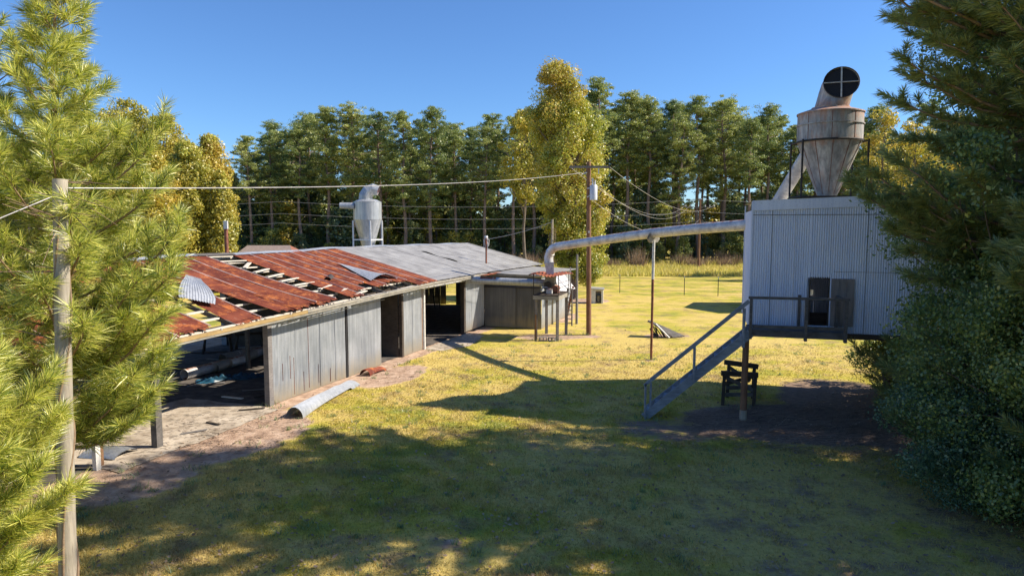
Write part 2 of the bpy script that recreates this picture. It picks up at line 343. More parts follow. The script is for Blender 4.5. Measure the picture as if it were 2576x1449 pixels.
# ------------------------------------------------------------------ ground: one sheet to the horizon
def sm(a, b, x):
    t = np.clip((x-a)/(b-a), 0, 1); return t*t*(3-2*t)
def blob(X, Y, cx, cy, rx, ry, ang=0):
    c, s_ = math.cos(ang), math.sin(ang); dx, dy = X-cx, Y-cy
    return 1-sm(.55, 1.15, np.sqrt(((dx*c+dy*s_)/rx)**2+((-dx*s_+dy*c)/ry)**2))
def barn_coords(X, Y):
    dx, dy = X-BC[0], Y-BC[1]; return dx*BA[0]+dy*BA[1], dx*BB[0]+dy*BB[1]
def masks(X, Y):
    s, b = barn_coords(X, Y)
    dirt = np.zeros_like(X)
    strip = (1-sm(.3, 1.25, b))*sm(-12.5, -12, b)*sm(-9, -6, s)*(1-sm(19, 20, s))
    dirt = np.maximum(dirt, strip*1.0)
    def put(cx, cy, rx, ry, k=1., ang=0):
        nonlocal dirt; dirt = np.maximum(dirt, k*blob(X, Y, cx, cy, rx, ry, ang))
    g = G(560, 1090); put(g[0], g[1], 2.6, 3.4, 1.0, -.3)
    g = G(380, 1120); put(g[0], g[1], 2.2, 3.0, 1.0, -.3)
    g = G(300, 1200); put(g[0], g[1], 2.2, 2.2, .8)
    g = G(990, 945); put(g[0], g[1], 1.2, 2.6, .95, -.35)
    g = G(1130, 860); put(g[0], g[1], 1.5, 2.9, 1.1, -.35)
    g = G(1385, 848); put(g[0], g[1], 2.6, 1.3, .62)
    g = G(1482, 846); put(g[0], g[1], .9, .8, .6)
    g = G(1425, 800); put(g[0], g[1], .9, 3.2, .62, -.3)
    g = G(1470, 757); put(g[0], g[1], 2.4, 2.2, .9)
    g = G(1680, 845); put(g[0], g[1], 1.7, .8, .72)
    g = G(1638, 906); put(g[0], g[1], .4, .35, .6)
    g = G(1130, 1370); put(g[0], g[1], .35, .25, .6)
    mul = np.zeros_like(X)
    def pm(cx, cy, rx, ry, k=1., ang=0):
        nonlocal mul; mul = np.maximum(mul, k*blob(X, Y, cx, cy, rx, ry, ang))
    pm(9.0, 20.3, 4.4, 2.6, 1.0, -.1); pm(11.8, 21.5, 3.2, 5.5, 1.0); pm(12.6, 15.5, 3.2, 6.0, .7, .3); pm(5.0, 19.6, 2.5, 1.5, .6)
    pm(10.8, 12.2, 3.6, 3.2, .48); pm(6.5, 13.0, 4.5, 4.5, .43); pm(3.5, 9.5, 4.0, 2.2, .40); pm(1.5, 17.5, 2.5, 1.6, .40); pm(-1.5, 12.5, 3, 1.6, .38)  # thin brown grass, its colour also warmed against the blue tree shade
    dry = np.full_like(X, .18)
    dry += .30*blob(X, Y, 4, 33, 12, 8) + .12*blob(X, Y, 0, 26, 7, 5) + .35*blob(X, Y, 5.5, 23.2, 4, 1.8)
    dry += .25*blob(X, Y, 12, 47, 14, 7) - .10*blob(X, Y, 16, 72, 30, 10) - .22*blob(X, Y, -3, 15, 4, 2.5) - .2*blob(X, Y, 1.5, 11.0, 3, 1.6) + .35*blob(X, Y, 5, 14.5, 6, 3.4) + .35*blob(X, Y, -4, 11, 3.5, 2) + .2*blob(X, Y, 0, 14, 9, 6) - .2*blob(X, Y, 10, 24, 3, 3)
    dry += .34*blob(X, Y, -8.5, 13, 3.5, 3.5) + .3*blob(X, Y, 5.5, 10.5, 4.5, 2.5)  # pale dry straw here also lifts the tree shade through the ground colour
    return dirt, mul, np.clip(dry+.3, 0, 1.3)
def axis(lo, hi, st, far):
    a = list(np.arange(lo, hi+.001, st)); d = st; x = lo; L_ = []
    while x > -far: d *= 1.35; x -= d; L_.append(x)
    x = hi; d = st; H_ = []
    while x < far: d *= 1.35; x += d; H_.append(x)
    return np.array(L_[::-1]+a+H_)
gx = axis(-24, 26, .25, 900); gy = axis(4, 64, .25, 1200)
GX, GY = np.meshgrid(gx, gy); nx_, ny_ = len(gx), len(gy)
me = bpy.data.meshes.new('ground')
Vg = np.stack([GX, GY, np.zeros_like(GX)], -1).reshape(-1, 3)
me.vertices.add(len(Vg)); me.vertices.foreach_set('co', Vg.reshape(-1).astype(np.float32))
ii, jj = np.meshgrid(np.arange(nx_-1), np.arange(ny_-1)); q0 = (jj*nx_+ii).reshape(-1)
Fq = np.stack([q0, q0+1, q0+1+nx_, q0+nx_], -1).astype(np.int32)
me.loops.add(Fq.size); me.loops.foreach_set('vertex_index', Fq.reshape(-1)); me.polygons.add(len(Fq))
me.polygons.foreach_set('loop_start', np.arange(0, Fq.size, 4, dtype=np.int32)); me.polygons.foreach_set('loop_total', np.full(len(Fq), 4, np.int32))
me.update(calc_edges=True)
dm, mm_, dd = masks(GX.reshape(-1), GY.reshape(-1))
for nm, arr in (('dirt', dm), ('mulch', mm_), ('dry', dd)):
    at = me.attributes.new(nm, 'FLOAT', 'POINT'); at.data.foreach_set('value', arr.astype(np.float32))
me.materials.append(M['ground']); tag(link('ground', me), kind='structure')
def strip_structure(name, pts, mat, z):     # flat floor sheet with an uneven outline
    m = MB(); n = len(pts); c = np.mean(pts, axis=0); V = [np.array([c[0], c[1], z])]; out = []
    for i in range(n):
        p, q = np.array(pts[i]), np.array(pts[(i+1) % n]); k = max(2, int(np.linalg.norm(q-p)/.4))
        for j in range(k):
            r = p+(q-p)*j/k; out.append(np.array([r[0]+random.uniform(-.07, .07), r[1]+random.uniform(-.07, .07), z]))
    V += out; m.add(V, [(0, i+1, (i+1) % len(out)+1) for i in range(len(out))])
    return tag(m.build(name, mat), kind='structure')
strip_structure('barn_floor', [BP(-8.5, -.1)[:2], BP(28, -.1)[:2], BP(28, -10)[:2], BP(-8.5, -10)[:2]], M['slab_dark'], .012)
strip_structure('door_apron', [BP(10.9, 0)[:2], BP(10.9, 1.1)[:2], BP(12.5, 1.8)[:2], BP(15.6, 1.3)[:2], BP(16.2, 0)[:2]], M['slab'], .016)
strip_structure('bay_slab', [BP(-6.5, -3.6)[:2], BP(-6.3, .75)[:2], BP(-.3, .65)[:2], BP(-.2, -3.4)[:2]], M['slab'], .020)

# ------------------------------------------------------------------ the long barn
EAVE = [(-10, 2.85), (-4, 2.98), (0, 3.06), (5, 3.17), (11, 3.29), (17, 3.27), (28.6, 3.13)]
RIDG = [(-10, 4.70), (2, 4.83), (6, 4.76), (11, 4.80), (16, 4.76), (28.6, 4.60)]
def itp(T, s): return float(np.interp(s, [a for a, _ in T], [b for _, b in T]))
OH, RW = .60, 5.3          # overhang outward, ridge distance inward from the wall plane
def roofp(s, t, dz=0):     # t=0 at the gutter edge, 1 at the ridge
    ze, zr = itp(EAVE, s), itp(RIDG, s); P = BP(s, OH-(OH+RW)*t); P[2] = ze+(zr-ze)*t+dz; return P
def rt_t(t_m): return (t_m+OH)/(OH+RW)
barn = thing('barn', BP(0, 0), 'long low metal barn with a half rusted, half grey roof and an open bay', 'barn')
random.seed(3)
def roof_sheet(s0, s1, t0, t1, mat, lift0=0., lift1=0., sag=0., skew=0., pitch=.0676, amp=.010, tw=0., name='roof_sheet', seam=True):
    m = MB(); Wd = s1-s0; nu = int(Wd/pitch*4)
    def fn(a, b):
        t = t0+(t1-t0)*b+(.010*math.sin(a*17+s0*5)+.008*math.sin(a*41+s0*9))*(1-b)**10; s = s0+Wd*a + skew*(1-b)+.02*math.sin(b*13+s0*3)*(1 if a > .5 else .3)
        P = roofp(s, t, .02+lift0*(1-b)**2+lift1*b - .45*sag*math.sin(math.pi*b) + tw*(a-.5)*(1-b)**2)
        P[2] += amp*math.cos(2*math.pi*a*Wd/pitch) + .008*math.sin(b*23+s0*3)
        return P
    m.grid(fn, nu, 12, True)
    o = m.build(name, mat, barn)
    return o
def seam(s0, t0, t1, lift=.035, skew=0, sag=0, lift0=0):     # pale lap edge running down the slope
    m = MB(); n = 10
    pts = []
    for i in range(n+1):
        b = i/n; t = t0+(t1-t0)*b
        pts.append(roofp(s0+skew*(1-b), t, lift + lift0*(1-b)**2 - .45*sag*math.sin(math.pi*b)))
    m.tube(pts, .022, 5, True, False)
    return m.build('lap_seam', M['seam'], barn)
E0 = -.01
rust_sheets = [ # s0, s1, t_lo(m from wall plane), t_hi, lift at eave, sag, twist, skew
 (-9.6,-8.7,0,1,0,0,0,0),(-8.7,-7.8,0,1,0,0,0,0),(-7.8,-6.9,0,1,0,0,0,0),(-6.9,-6.0,0,1,0,.02,0,0),(-6.0,-5.1,0,1,0,.02,0,0),(-5.1,-4.2,0,1,0,.02,0,0),(-4.2,-2.85,.03,1,-.02,.03,.05,0),
 (-1.85,-.72,.02,.36,-.06,.05,.1,-.1),(-2.5,-.45,.42,1,0,.02,0,0),
 (-.50,.72,.02,.95,.05,.10,-.10,.35),(.62,1.75,0,.99,.10,.12,.12,.15),(1.65,2.72,0,.99,.10,.12,.10,.35),
 (4.12,5.18,.02,.99,.02,.06,-.05,-.05),(5.10,5.98,.10,.99,.02,.04,0,0),(5.90,6.85,.20,.99,0,.04,0,0),(6.80,7.75,.10,.99,0,.04,0,0),(7.65,8.60,.14,.99,0,.03,0,0),
 (8.55,9.55,.10,.99,.02,.03,0,0),(9.45,10.45,0,.99,0,.02,0,0),(10.35,11.42,0,.99,0,0,0,0)]
for (s0, s1, a0, a1, l0, sg, tw, sk) in rust_sheets:
    roof_sheet(s0, s1, a0, a1, M['rust'], l0, 0, sg, sk, tw=tw)
    seam(s1-.03, a0+.005, a1, .036, sk, sg, l0+tw*.5)
# grey roof: runs of sheet laid side by side as one part, with the long slit left open
m = MB()
s = 11.42
while s < 28.5:
    s2 = min(s+.68, 28.55); nu = 20
    segs = [(0, 1)]
    if s <= 18.55 and s2 >= 18.25: segs = [(0, .36), (.76, 1)]
    for (t0, t1) in segs:
        dz = random.uniform(-.006, .010)
        m.grid(lambda a, b, s=s, s2=s2, t0=t0, t1=t1, dz=dz: roofp(s+(s2-s+.03)*a, t0+(t1-t0)*b, .03+dz+.008*a+.007*math.cos(2*math.pi*a*(s2-s)/.0676)), 40, 6, True)
    if len(segs) == 2:
        m.grid(lambda a, b, s=s, s2=s2: roofp(s+.40+(s2-s-.37)*a, .36+.40*b, .035+.03*(1-a)*math.sin(b*9)), 8, 8, True)
    s = s2
tag(m.build('roof', M['galv_roof'], barn), 'weathered grey corrugated roof over the far half')
# back slope of the roof (not seen from the front)
m = MB()
def backp(s, t, dz=0):
    P = BP(s, -RW-t*5.2); P[2] = itp(RIDG, s)+(-1.75)*t+dz; return P
m.grid(lambda a, b: backp(-9.6+38.2*a, b), 60, 6, True); m.build('back_roof', M['galv_roof'], barn)
# ridge cap
m = MB()
for (sa, sb) in ((-9.6, 2.55), (4.1, 28.6)):
    m.grid(lambda a, b, sa=sa, sb=sb: (lambda s, x: roofp(s, 1, .055-abs(x)*.30+.02*math.sin(s*1.3)) + BB*x)(sa+(sb-sa)*a, (b-.5)*.5), 60, 4)
m.build('ridge_cap', M['galv_sheet'], barn)
m = MB(); m.grid(lambda a, b: roofp(2.3+2.0*a, 1, .06-abs(b-.5)*.16)+BB*((b-.5)*.55), 6, 4); tag(m.build('ridge_cap', M['rail_wood'], barn), 'dark tar paper piece in the ridge cap')
# battens (purlins) under the sheets: thick pale boards, seen in the gaps
for k in range(10):
    t = .035+k*.104
    m = MB(); s = -9.5
    while s < 12:
        ln = 2.9; e = min(s+ln, 12); off = random.uniform(-.006, .006)
        m.beam(roofp(s, t+off, -.10), roofp(e-.02, t+off+random.uniform(-.008, .008), -.10), .13, .045, (0, 0, 1)); s = e
    m.build('batten', M['wood_pale'], barn)
# loose short pale boards crossing the open gap
for (s0, s1, t0, t1) in ((2.7, 4.0, .955, .95), (2.72, 4.1, .86, .85), (3.1, 4.0, .71, .80), (3.0, 4.1, .62, .66), (3.0, 4.15, .52, .55), (3.1, 4.3, .43, .45), (3.2, 4.5, .34, .35), (3.9, 4.9, .23, .26), (4.2, 5.2, .13, .17), (4.4, 5.8, .055, .08)):
    MB().beam(roofp(s0, t0, .0), roofp(s1, t1, .0), .15, .04).build('loose_board', M['wood_pale'], barn)
# rafters
m = MB(); s = -9.4
while s < 28.4:
    m.beam(roofp(s, .0, -.13), roofp(s, 1, -.13), .05, .13); m.beam(backp(s, 0, -.13), backp(s, 1, -.13), .05, .13); s += 1.25
m.build('rafters', M['rail_wood'], barn)
# gutter and fascia
def along(fn, s0, s1, n): return [fn(s0+(s1-s0)*i/n) for i in range(n+1)]
def strip_beam(m, s0, s1, b, dz, wd, ht, n=14):
    pts = along(lambda s: BP(s, b, itp(EAVE, s)+dz), s0, s1, n)
    for p, q in zip(pts[:-1], pts[1:]): m.beam(p, q, wd, ht)
m = MB(); strip_beam(m, -9.6, 1.2, OH+.05, -.06, .12, .10); tag(m.build('gutter_board', M['gutter_tan'], barn), 'tan board along the near eave')
m = MB(); strip_beam(m, -9.6, 17.6, OH+.09, -.145, .05, .05, 24); strip_beam(m, 1.2, 17.6, OH+.05, -.05, .13, .09, 20); m.build('gutter', M['gutter'], barn)
m = MB(); strip_beam(m, -9.6, 18.6, -.02, -.17, .08, .24, 24); m.build('wall_plate', M['dark_wood'], barn)
for i in range(9): MB().box(roofp(-9.0+i*3.1, 0, -.02)+BB*.1+np.array([0, 0, .02]), (.035, .04, .05), (BB, BA, (0, 0, 1))).build('gutter_bracket', M['duct'], barn)
# front walls
def wall(s0, s1, b=0.0, z0=.02, z1=None, z1b=None, mat='galv_wall', name='wall_panel'):
    za = itp(EAVE, s0)-.22 if z1 is None else z1; zb = itp(EAVE, s1)-.22 if z1b is None and z1 is None else (z1b or z1)
    m = MB(); m.corr(BP(s0, b), BP(s1, b), z0, za, BB, z1b=zb, nv=4); return m.build(name, M[mat], barn)
def post(s, b, z1, mat='rail_wood', wd=.14, z0=0, name='post'):
    return MB().beam(BP(s, b, z0), BP(s, b, z1), wd, wd, BA).build(name, M[mat], barn)
tag(post(.0, -.03, 2.88, 'wood_grey', .20), 'weathered corner post of the open bay')
wall(.10, 4.42, .03); wall(4.56, 7.05, .05); wall(9.0, 10.85, .03); wall(15.95, 18.78, .03, .1)
tag(MB().beam(BP(4.49, .0, 0), BP(4.49, .0, 2.95), .10, .12, BA).build('post', M['black'], barn), 'black strip painted as the shaded gap between wall sheets')  # interior darkness of the gap put into the strip's black colour
post(8.92, .0, 3.0, 'dark_wood', .16); post(10.95, .10, 3.05, 'white_pole', .10); post(15.80, .0, 3.02, 'dark_wood', .22); post(11.05, -.12, 3.0, 'wood_brown', .14)
# wall seams, rust streaks as narrow sheets' lapped edges
for s in (1.35, 2.75, 3.7, 5.9, 9.9, 16.9, 17.7):
    m = MB(); m.beam(BP(s, .055, .08), BP(s, .055, 2.75), .012, .012, BA); m.build('lap_seam', M['galv_wall'], barn)
for (s, z0, z1) in ((2.05, .15, 2.7), (1.22, .1, 1.4), (1.02, .7, 1.5), (.62, .7, 1.3), (1.75, .1, .8), (2.62, .2, .9), (3.35, .1, .6)):
    m = MB(); m.beam(BP(s, .045, z0), BP(s, .045, z1), .02, .006, BA); m.build('rusted_lap', M['rust'], barn)
# white door track over the big doorway
m = MB(); m.tube([BP(10.6, .22, 2.98), BP(18.0, .20, 2.98)], .045, 8); m.build('door_track', M['white'], barn)
m = MB(); m.box(BP(13.5, -.02, 3.03), (.06, 5.3, .22), (BB, BA, (0, 0, 1))); m.build('door_header', M['dark_wood'], barn)
m = MB(); m.beam(BP(.3, .33, 2.70), BP(1.1, .33, 2.74), .03, .03); m.beam(BP(1.3, .33, 2.72), BP(4.2, .33, 2.80), .03, .03); m.beam(BP(5.0, .33, 2.82), BP(6.9, .33, 2.85), .03, .03); m.build('door_track', M['gutter'], barn)
# back wall, end wall, inner partition
m = MB(); m.corr(BP(8.8, -9.9), BP(28.4, -9.9), 0, 2.9, BB, nv=2); m.build('back_wall', M['galv_wall'], barn)
m = MB()
zr = itp(RIDG, 28.4)
def gable_top(b): return (zr-.1)+(3.0-zr+.1)*abs(b+RW)/RW
for b0, b1, zlo in ((-9.9, -7.0, 0), (-7.0, -6.2, 2.35), (-6.2, 0.0, 0)):
    n = 6
    for i in range(n):
        x0, x1 = b0+(b1-b0)*i/n, b0+(b1-b0)*(i+1)/n
        m.corr(BP(28.4, x0), BP(28.4, x1), zlo, gable_top(x0), -BA, z1b=gable_top(x1), nv=1)
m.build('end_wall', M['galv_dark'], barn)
m = MB(); m.box(BP(0.35, -7.2, 1.45), (5.4, .05, 2.9), (BB, BA, (0, 0, 1))); 
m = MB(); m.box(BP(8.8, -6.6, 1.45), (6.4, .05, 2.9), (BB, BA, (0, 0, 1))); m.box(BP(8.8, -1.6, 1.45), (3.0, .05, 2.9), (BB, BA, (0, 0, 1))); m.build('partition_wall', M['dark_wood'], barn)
for (s, b, h, mt, wd) in ((-8.6, -9.6, 2.8, 'rail_wood', .14), (-4.2, -9.6, 2.8, 'rail_wood', .14), (.2, -9.6, 2.8, 'rail_wood', .14), (4.6, -9.6, 2.8, 'rail_wood', .16), (8.75, -9.85, 2.85, 'stair_wood', .30), (9.1, -9.3, 2.85, 'stair_wood', .12),
        (-4.55, .0, 2.75, 'rail_wood', .2), (-6.35, .0, 2.65, 'white_pole', .13), (-6.15, -.18, 2.65, 'wood_brown', .16), (-9.3, 0, 2.6, 'wood_brown', .16), (4.5, -4.8, 4.2, 'rail_wood', .14), (-4.4, -4.8, 4.2, 'rail_wood', .14), (.1, -4.8, 4.2, 'rail_wood', .14), (8.8, -4.9, 4.3, 'rail_wood', .14), (13.5, -5, 4.3, 'rail_wood', .14)):
    post(s, b, h, mt, wd)
m = MB(); m.beam(BP(-9.4, -9.7, 2.72), BP(28.3, -9.7, 2.85), .1, .2); m.build('back_plate', M['wood_brown'], barn)
m = MB(); m.beam(BP(-9.4, -7.6, 2.32), BP(-1.0, -7.6, 2.45), .08, .12); m.beam(BP(-1.6, -7.6, 2.4), BP(-1.6, -7.6, 3.6), .1, .1, BA); m.build('cross_beam', M['wood_brown'], barn)
# things hanging in the dark doorway
for (s, b, z0, z1) in ((12.5, -2.5, 1.75, 3.2), (13.3, -3.2, 1.3, 3.3), (14.6, -4.5, 2.0, 3.6)):
    MB().tube([BP(s, b, z0), BP(s, b, z1)], .10, 10).build('hanging_duct', M['duct'], barn)
# wing
def wingtop(b): return 3.22 - (b-.4)*.018
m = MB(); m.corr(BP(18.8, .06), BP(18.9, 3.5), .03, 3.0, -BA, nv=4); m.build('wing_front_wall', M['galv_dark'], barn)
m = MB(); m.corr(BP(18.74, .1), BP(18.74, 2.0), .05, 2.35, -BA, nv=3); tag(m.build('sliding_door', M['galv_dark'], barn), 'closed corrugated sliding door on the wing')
m = MB(); m.beam(BP(18.70, .05, 2.38), BP(18.80, 3.45, 2.38), .05, .06); m.build('door_track', M['iron'], barn)
m = MB(); m.corr(BP(18.9, 3.52), BP(25.8, 3.4), .03, 3.0, BB, nv=4); m.build('wing_side_wall', M['white'] if False else M['galv_wall'], barn)
m = MB()
m.grid(lambda a, b: (lambda s, o: BP(s, o, itp(EAVE, min(s, 28.4)) - .03 - (o-.4)*.03 + .006*math.cos(s*93)))(18.4+8.2*a, .30+3.45*b), 240, 3, True)
m.build('wing_roof', M['galv_roof'], barn)
m = MB(); m.box(BP(18.5, 2.0, 3.1), (3.4, .05, .12), (BB, BA, (0, 0, 1))); m.build('wing_fascia', M['gutter'], barn)
m = MB(); m.grid(lambda a, b: BP(19.6+3.4*a, 3.6+.85*b, 3.03-1.0*b), 14, 3, True); tag(m.build('roof_sheet', M['duct'], barn), 'pale sheet sloping down off the wing eave')
MB().beam(BP(22.4, 4.0, 0), BP(22.6, 4.4, 2.2), .12, .14).build('leaning_board', M['rustiron'], barn)
# flashing piece at the eave end
m = MB(); m.box(BP(17.9, OH+.2, 3.20), (.30, 2.6, .03), (BB, BA, (0, 0, 1))); m.build('eave_flashing', M['rust'], barn)

# loose sheets lying on the roof
def curled_sheet(name, fn, mat, label, cat, nu=60, nv=14, base=None):
    m = MB(); m.grid(fn, nu, nv, True); return tag(m.build(name, M[mat], None, base), label, cat)
def peel(a, b):   # long triangular silver sheet curled up at the eave
    s = 8.45 - 1.15*b*(1-a) + .75*b*a; t = rt_t(3.0 - 2.45*b - .25*a*b); P = roofp(s, t, .07)
    P[2] += .24*b**2*math.sin(math.pi*min(1, a*1.05)) + .010*math.cos(a*b*95); return P
curled_sheet('roof_sheet', peel, 'galv_sheet', 'silver corrugated sheet curled up at the eave on the rusty roof', 'metal sheet', 70, 14, roofp(8.3, .2))
def bent(a, b):
    w0 = .35+.65*min(1, b*1.2); s = -.60 - 1.5*b*(.75+.25*a) + (a-.5)*1.15*w0; t = rt_t(2.55-1.2*b-.65*a*w0); P = roofp(s, t, .12)
    P[2] += .18*math.sin(math.pi*b)+.10*(1-a)+.012*math.cos(a*80)+(.16*(1-b)**6); return P
curled_sheet('roof_sheet', bent, 'galv_sheet', 'shiny silver corrugated sheet folded over near the pine on the rusty roof', 'metal sheet', 70, 14, roofp(-1.3, .35))
m = MB(); m.grid(lambda a, b: roofp(5.35+.55*a, .335+.04*a, .06)+np.array([0, 0, .11*math.sin(math.pi*b)])+BB*((b-.5)*.35), 10, 8, True)
tag(m.build('roof_scrap', M['iron'], None, roofp(5.6, .34)), 'small dark curled scrap lying on the rusty roof', 'scrap')
# ------------------------------------------------------------------ duct work, platform, support
plat = thing('blower_platform', (1.9, 36.1, 0), 'raised platform on four posts with a rusty blower under a rusty tin roof', 'platform')
L1, L2, L3, L4 = np.array([1.25, 35.27, 0]), np.array([2.34, 34.9, 0]), np.array([1.9, 37.3, 0]), np.array([2.95, 36.82, 0])
Z = np.array([0, 0, 1.])
for p in (L1, L2, L3, L4): MB().beam(p, p+Z*2.2, .13, .13, (1, .2, 0)).build('leg', M['wood_grey'], plat)
MB().beam(L1+np.array([-.02, -.13, 0]), L1+np.array([-.02, -.13, 1.35]), .09, .09, (1, 0, 0)).build('leg', M['wood_brown'], plat)
ctr = (L1+L2+L3+L4)/4
def out(p, k): return ctr+(p-ctr)*k
c1, c2, c3, c4 = [out(p, 1.16) for p in (L1, L2, L3, L4)]
m = MB()
for p, q in ((c1, c2), (c2, c4), (c4, c3), (c3, c1)): m.beam(p+Z*2.24, q+Z*2.24, .06, .20)
m.build('deck_frame', M['gutter'], plat)
m = MB(); m.hexa([x+Z*2.342 for x in (c1, c2, c4, c3)]+[x+Z*2.39 for x in (c1, c2, c4, c3)]); m.build('deck', M['dark_wood'], plat)
for p in (c1, c2, c3, c4): MB().tube([p+Z*2.39, p+Z*3.42], .025, 6).build('roof_post', M['iron'], plat)
MB().beam(c4+Z*2.3+np.array([.08, -.1, 0]), c4+Z*3.7+np.array([.08, -.1, 0]), .06, .06, (1, 0, 0)).build('roof_post', M['white_pole'], plat)
m = MB()
for z in (2.75, 3.0):
    for p, q in ((c1, c2), (c2, c4)): m.tube([p+Z*z, q+Z*z], .016, 5)
m.build('guard_rail', M['iron'], plat)
e1, e2, e3, e4 = [out(p, 1.5) for p in (L1, L2, L3, L4)]
m = MB(); m.grid(lambda a, b: (e1*(1-a)+e2*a)*(1-b)+(e3*(1-a)+e4*a)*b + Z*(3.42+.03*math.cos(a*60)+.05*math.sin(a*7+b*3)-.05*b), 60, 6, True); m.build('tin_roof', M['rust'], plat)
# blower: volute housing, motor, belt wheel, pipes
bl = ctr+Z*2.40
ax_ = npn(L3-L1)
side = npn(L2-L1)
m = MB(); m.tube([bl+Z*.42-ax_*.22-side*.12, bl+Z*.42+ax_*.22-side*.12], .34, 20); m.build('blower_housing', M['machine'], plat)
m = MB(); m.box(bl+Z*.72-side*.05, (.46, .5, .42), (side, ax_, Z)); m.build('outlet_box', M['machine'], plat)
m = MB(); m.tube([bl+Z*.24+side*.25-ax_*.35, bl+Z*.24+side*.25+ax_*.2], .17, 14); m.box(bl+Z*.06+side*.25-ax_*.05, (.3, .5, .08), (side, ax_, Z)); m.build('motor', M['rustiron'], plat)
m = MB(); m.tube([bl+Z*.42-ax_*.40-side*.12, bl+Z*.42-ax_*.34-side*.12], .20, 16); m.tube([bl+Z*.42-ax_*.45-side*.12, bl+Z*.42+ax_*.4-side*.12], .03, 8); m.build('belt_wheel', M['iron'], plat)
m = MB(); m.tube([bl+Z*.1-side*.5-ax_*.3, bl+Z*.30-side*.42-ax_*.3, bl+Z*.32-side*.2-ax_*.4, bl+Z*.2+side*.1-ax_*.5], .04, 8); m.box(bl+Z*.12+side*.02-ax_*.55, (.3, .2, .22), (side, ax_, Z)); m.build('pipework', M['duct'], plat)
# ladder
def ladder(name, p, q, wdir, w_, n, mat, label, parent=None):
    p = np.array(p, float); q = np.array(q, float); wdir = npn(wdir); t = thing(name, p, label, 'ladder') if parent is None else parent
    for sgn in (-1, 1): MB().beam(p+wdir*sgn*w_/2, q+wdir*sgn*w_/2, .045, .07, wdir).build('rail', M[mat], t)
    for i in range(n):
        r = p+(q-p)*((i+.7)/n); MB().beam(r-wdir*w_/2, r+wdir*w_/2, .03, .045).build('rung', M[mat], t)
    return t
ladder('ladder', L4+np.array([.16, -.25, .55]), L4+np.array([.16, -.25, 2.6]), (1, -.35, 0), .26, 9, 'wood_grey', 'short wooden ladder on the far right corner of the blower platform')
for i, (dx, lab) in enumerate(((-.24, 'hollow concrete block lying under the middle of the blower platform'), (.20, 'hollow concrete block lying against the front right platform leg'))):
    t = np.array([1.86+dx, 34.95-dx*.25, 0]); m = MB(); A = npn((1, -.15-.2*i, 0)); Bq = np.array([-A[1], A[0], 0])
    for off in (-.18, 0, .18): m.box(t+A*off+Z*.1, (.035, .19, .13), (A, Bq, Z))
    for z in (.018, .182): m.box(t+Z*z, (.395, .19, .034), (A, Bq, Z))
    tag(m.build('concrete_block', M['block'], None, t), lab, 'concrete block', 'blocks under the platform')
# the long pipe: transition, elbow, run, collar joints
pipe = thing('overhead_duct', (2.0, 36.0, 0), 'long pale overhead duct spotted with rust, from the platform to the raised shed', 'duct')
m = MB(); q0_, q1_ = np.array([2.02, 36.0, 3.40]), np.array([1.96, 36.05, 3.98])
def ringsq(c, r, sq, d=Z, x=None):
    if x is None: x, y, _ = basis(d)
    else: y = np.cross(npn(d), x)
    o = []
    for k in range(16):
        a = 2*math.pi*k/16+math.pi/4; ca, sa = math.cos(a), math.sin(a); mx = max(abs(ca), abs(sa)); f = (1-sq)+sq/mx*.9; o.append(np.array(c)+(x*ca+y*sa)*r*f)
    return o
def loft(m, rings, sm_=True):
    V = [p for r in rings for p in r]; n = len(rings[0])
    F = [(i*n+k, i*n+(k+1) % n, (i+1)*n+(k+1) % n, (i+1)*n+k) for i in range(len(rings)-1) for k in range(n)]
    return m.add(V, F, sm_)
X0 = np.array([1., 0, 0])
loft(m, [ringsq(q0_, .20, 1, Z, X0), ringsq(q1_, .27, .9, Z, X0)], False); m.build('transition', M['white_pole'], pipe)
m = MB(); loft(m, [ringsq(q1_-Z*.02, .30, .9, Z, X0), ringsq(q1_+Z*.03, .30, .9, Z, X0)], False); m.build('flange', M['duct'], pipe)
PE = [np.array([1.96, 36.05, 3.99]), np.array([1.93, 36.08, 4.25]), np.array([2.0, 36.0, 4.52]), np.array([2.13, 35.85, 4.74]), np.array([2.34, 35.62, 4.86])]
RUN = [np.array([2.34, 35.62, 4.86]), np.array([4.35, 32.7, 5.27]), np.array([6.2, 30.0, 5.63]), np.array([7.7, 28.0, 5.84]), np.array([9.15, 26.15, 6.0])]
m = MB(); m.tube(PE, [.24, .235, .225, .22, .215], 18); m.build('elbow', M['duct'], pipe)
m = MB(); m.tube(PE[2:3]+[PE[2]+np.array([.03, -.03, .04])], .245, 18); m.build('flange', M['duct'], pipe)
for i in range(len(RUN)-1): MB().tube([RUN[i], RUN[i+1]], [.212, .216], 22).build('duct_run', M['duct'], pipe)
m = MB()
for i in range(1, 16):
    f = i/16*(len(RUN)-1); k = int(f); p = RUN[k]+(RUN[min(k+1, len(RUN)-1)]-RUN[k])*(f-k); d = npn(RUN[min(k+1, len(RUN)-1)]-RUN[k]) if k < len(RUN)-1 else npn(RUN[-1]-RUN[-2])
    m.tube([p-d*.012, p+d*.012], .221, 22, False)
m.build('joint_band', M['duct'], pipe)
sup = thing('duct_support', (6.2, 30.0, 0), 'tall thin rusty pipe post carrying the overhead duct', 'support post')
MB().tube([(6.2, 30, 0), (6.21, 30, 3.6)], .055, 10).build('post', M['rustiron'], sup)
MB().tube([(6.21, 30, 3.6), (6.22, 30, 5.30)], .060, 10).build('post', tag and M['white_pole'], sup)
m = MB(); dr = npn(RUN[2]-RUN[1]); hx = npn(np.cross(dr, Z)); cc = RUN[2]
V = []; n = 16
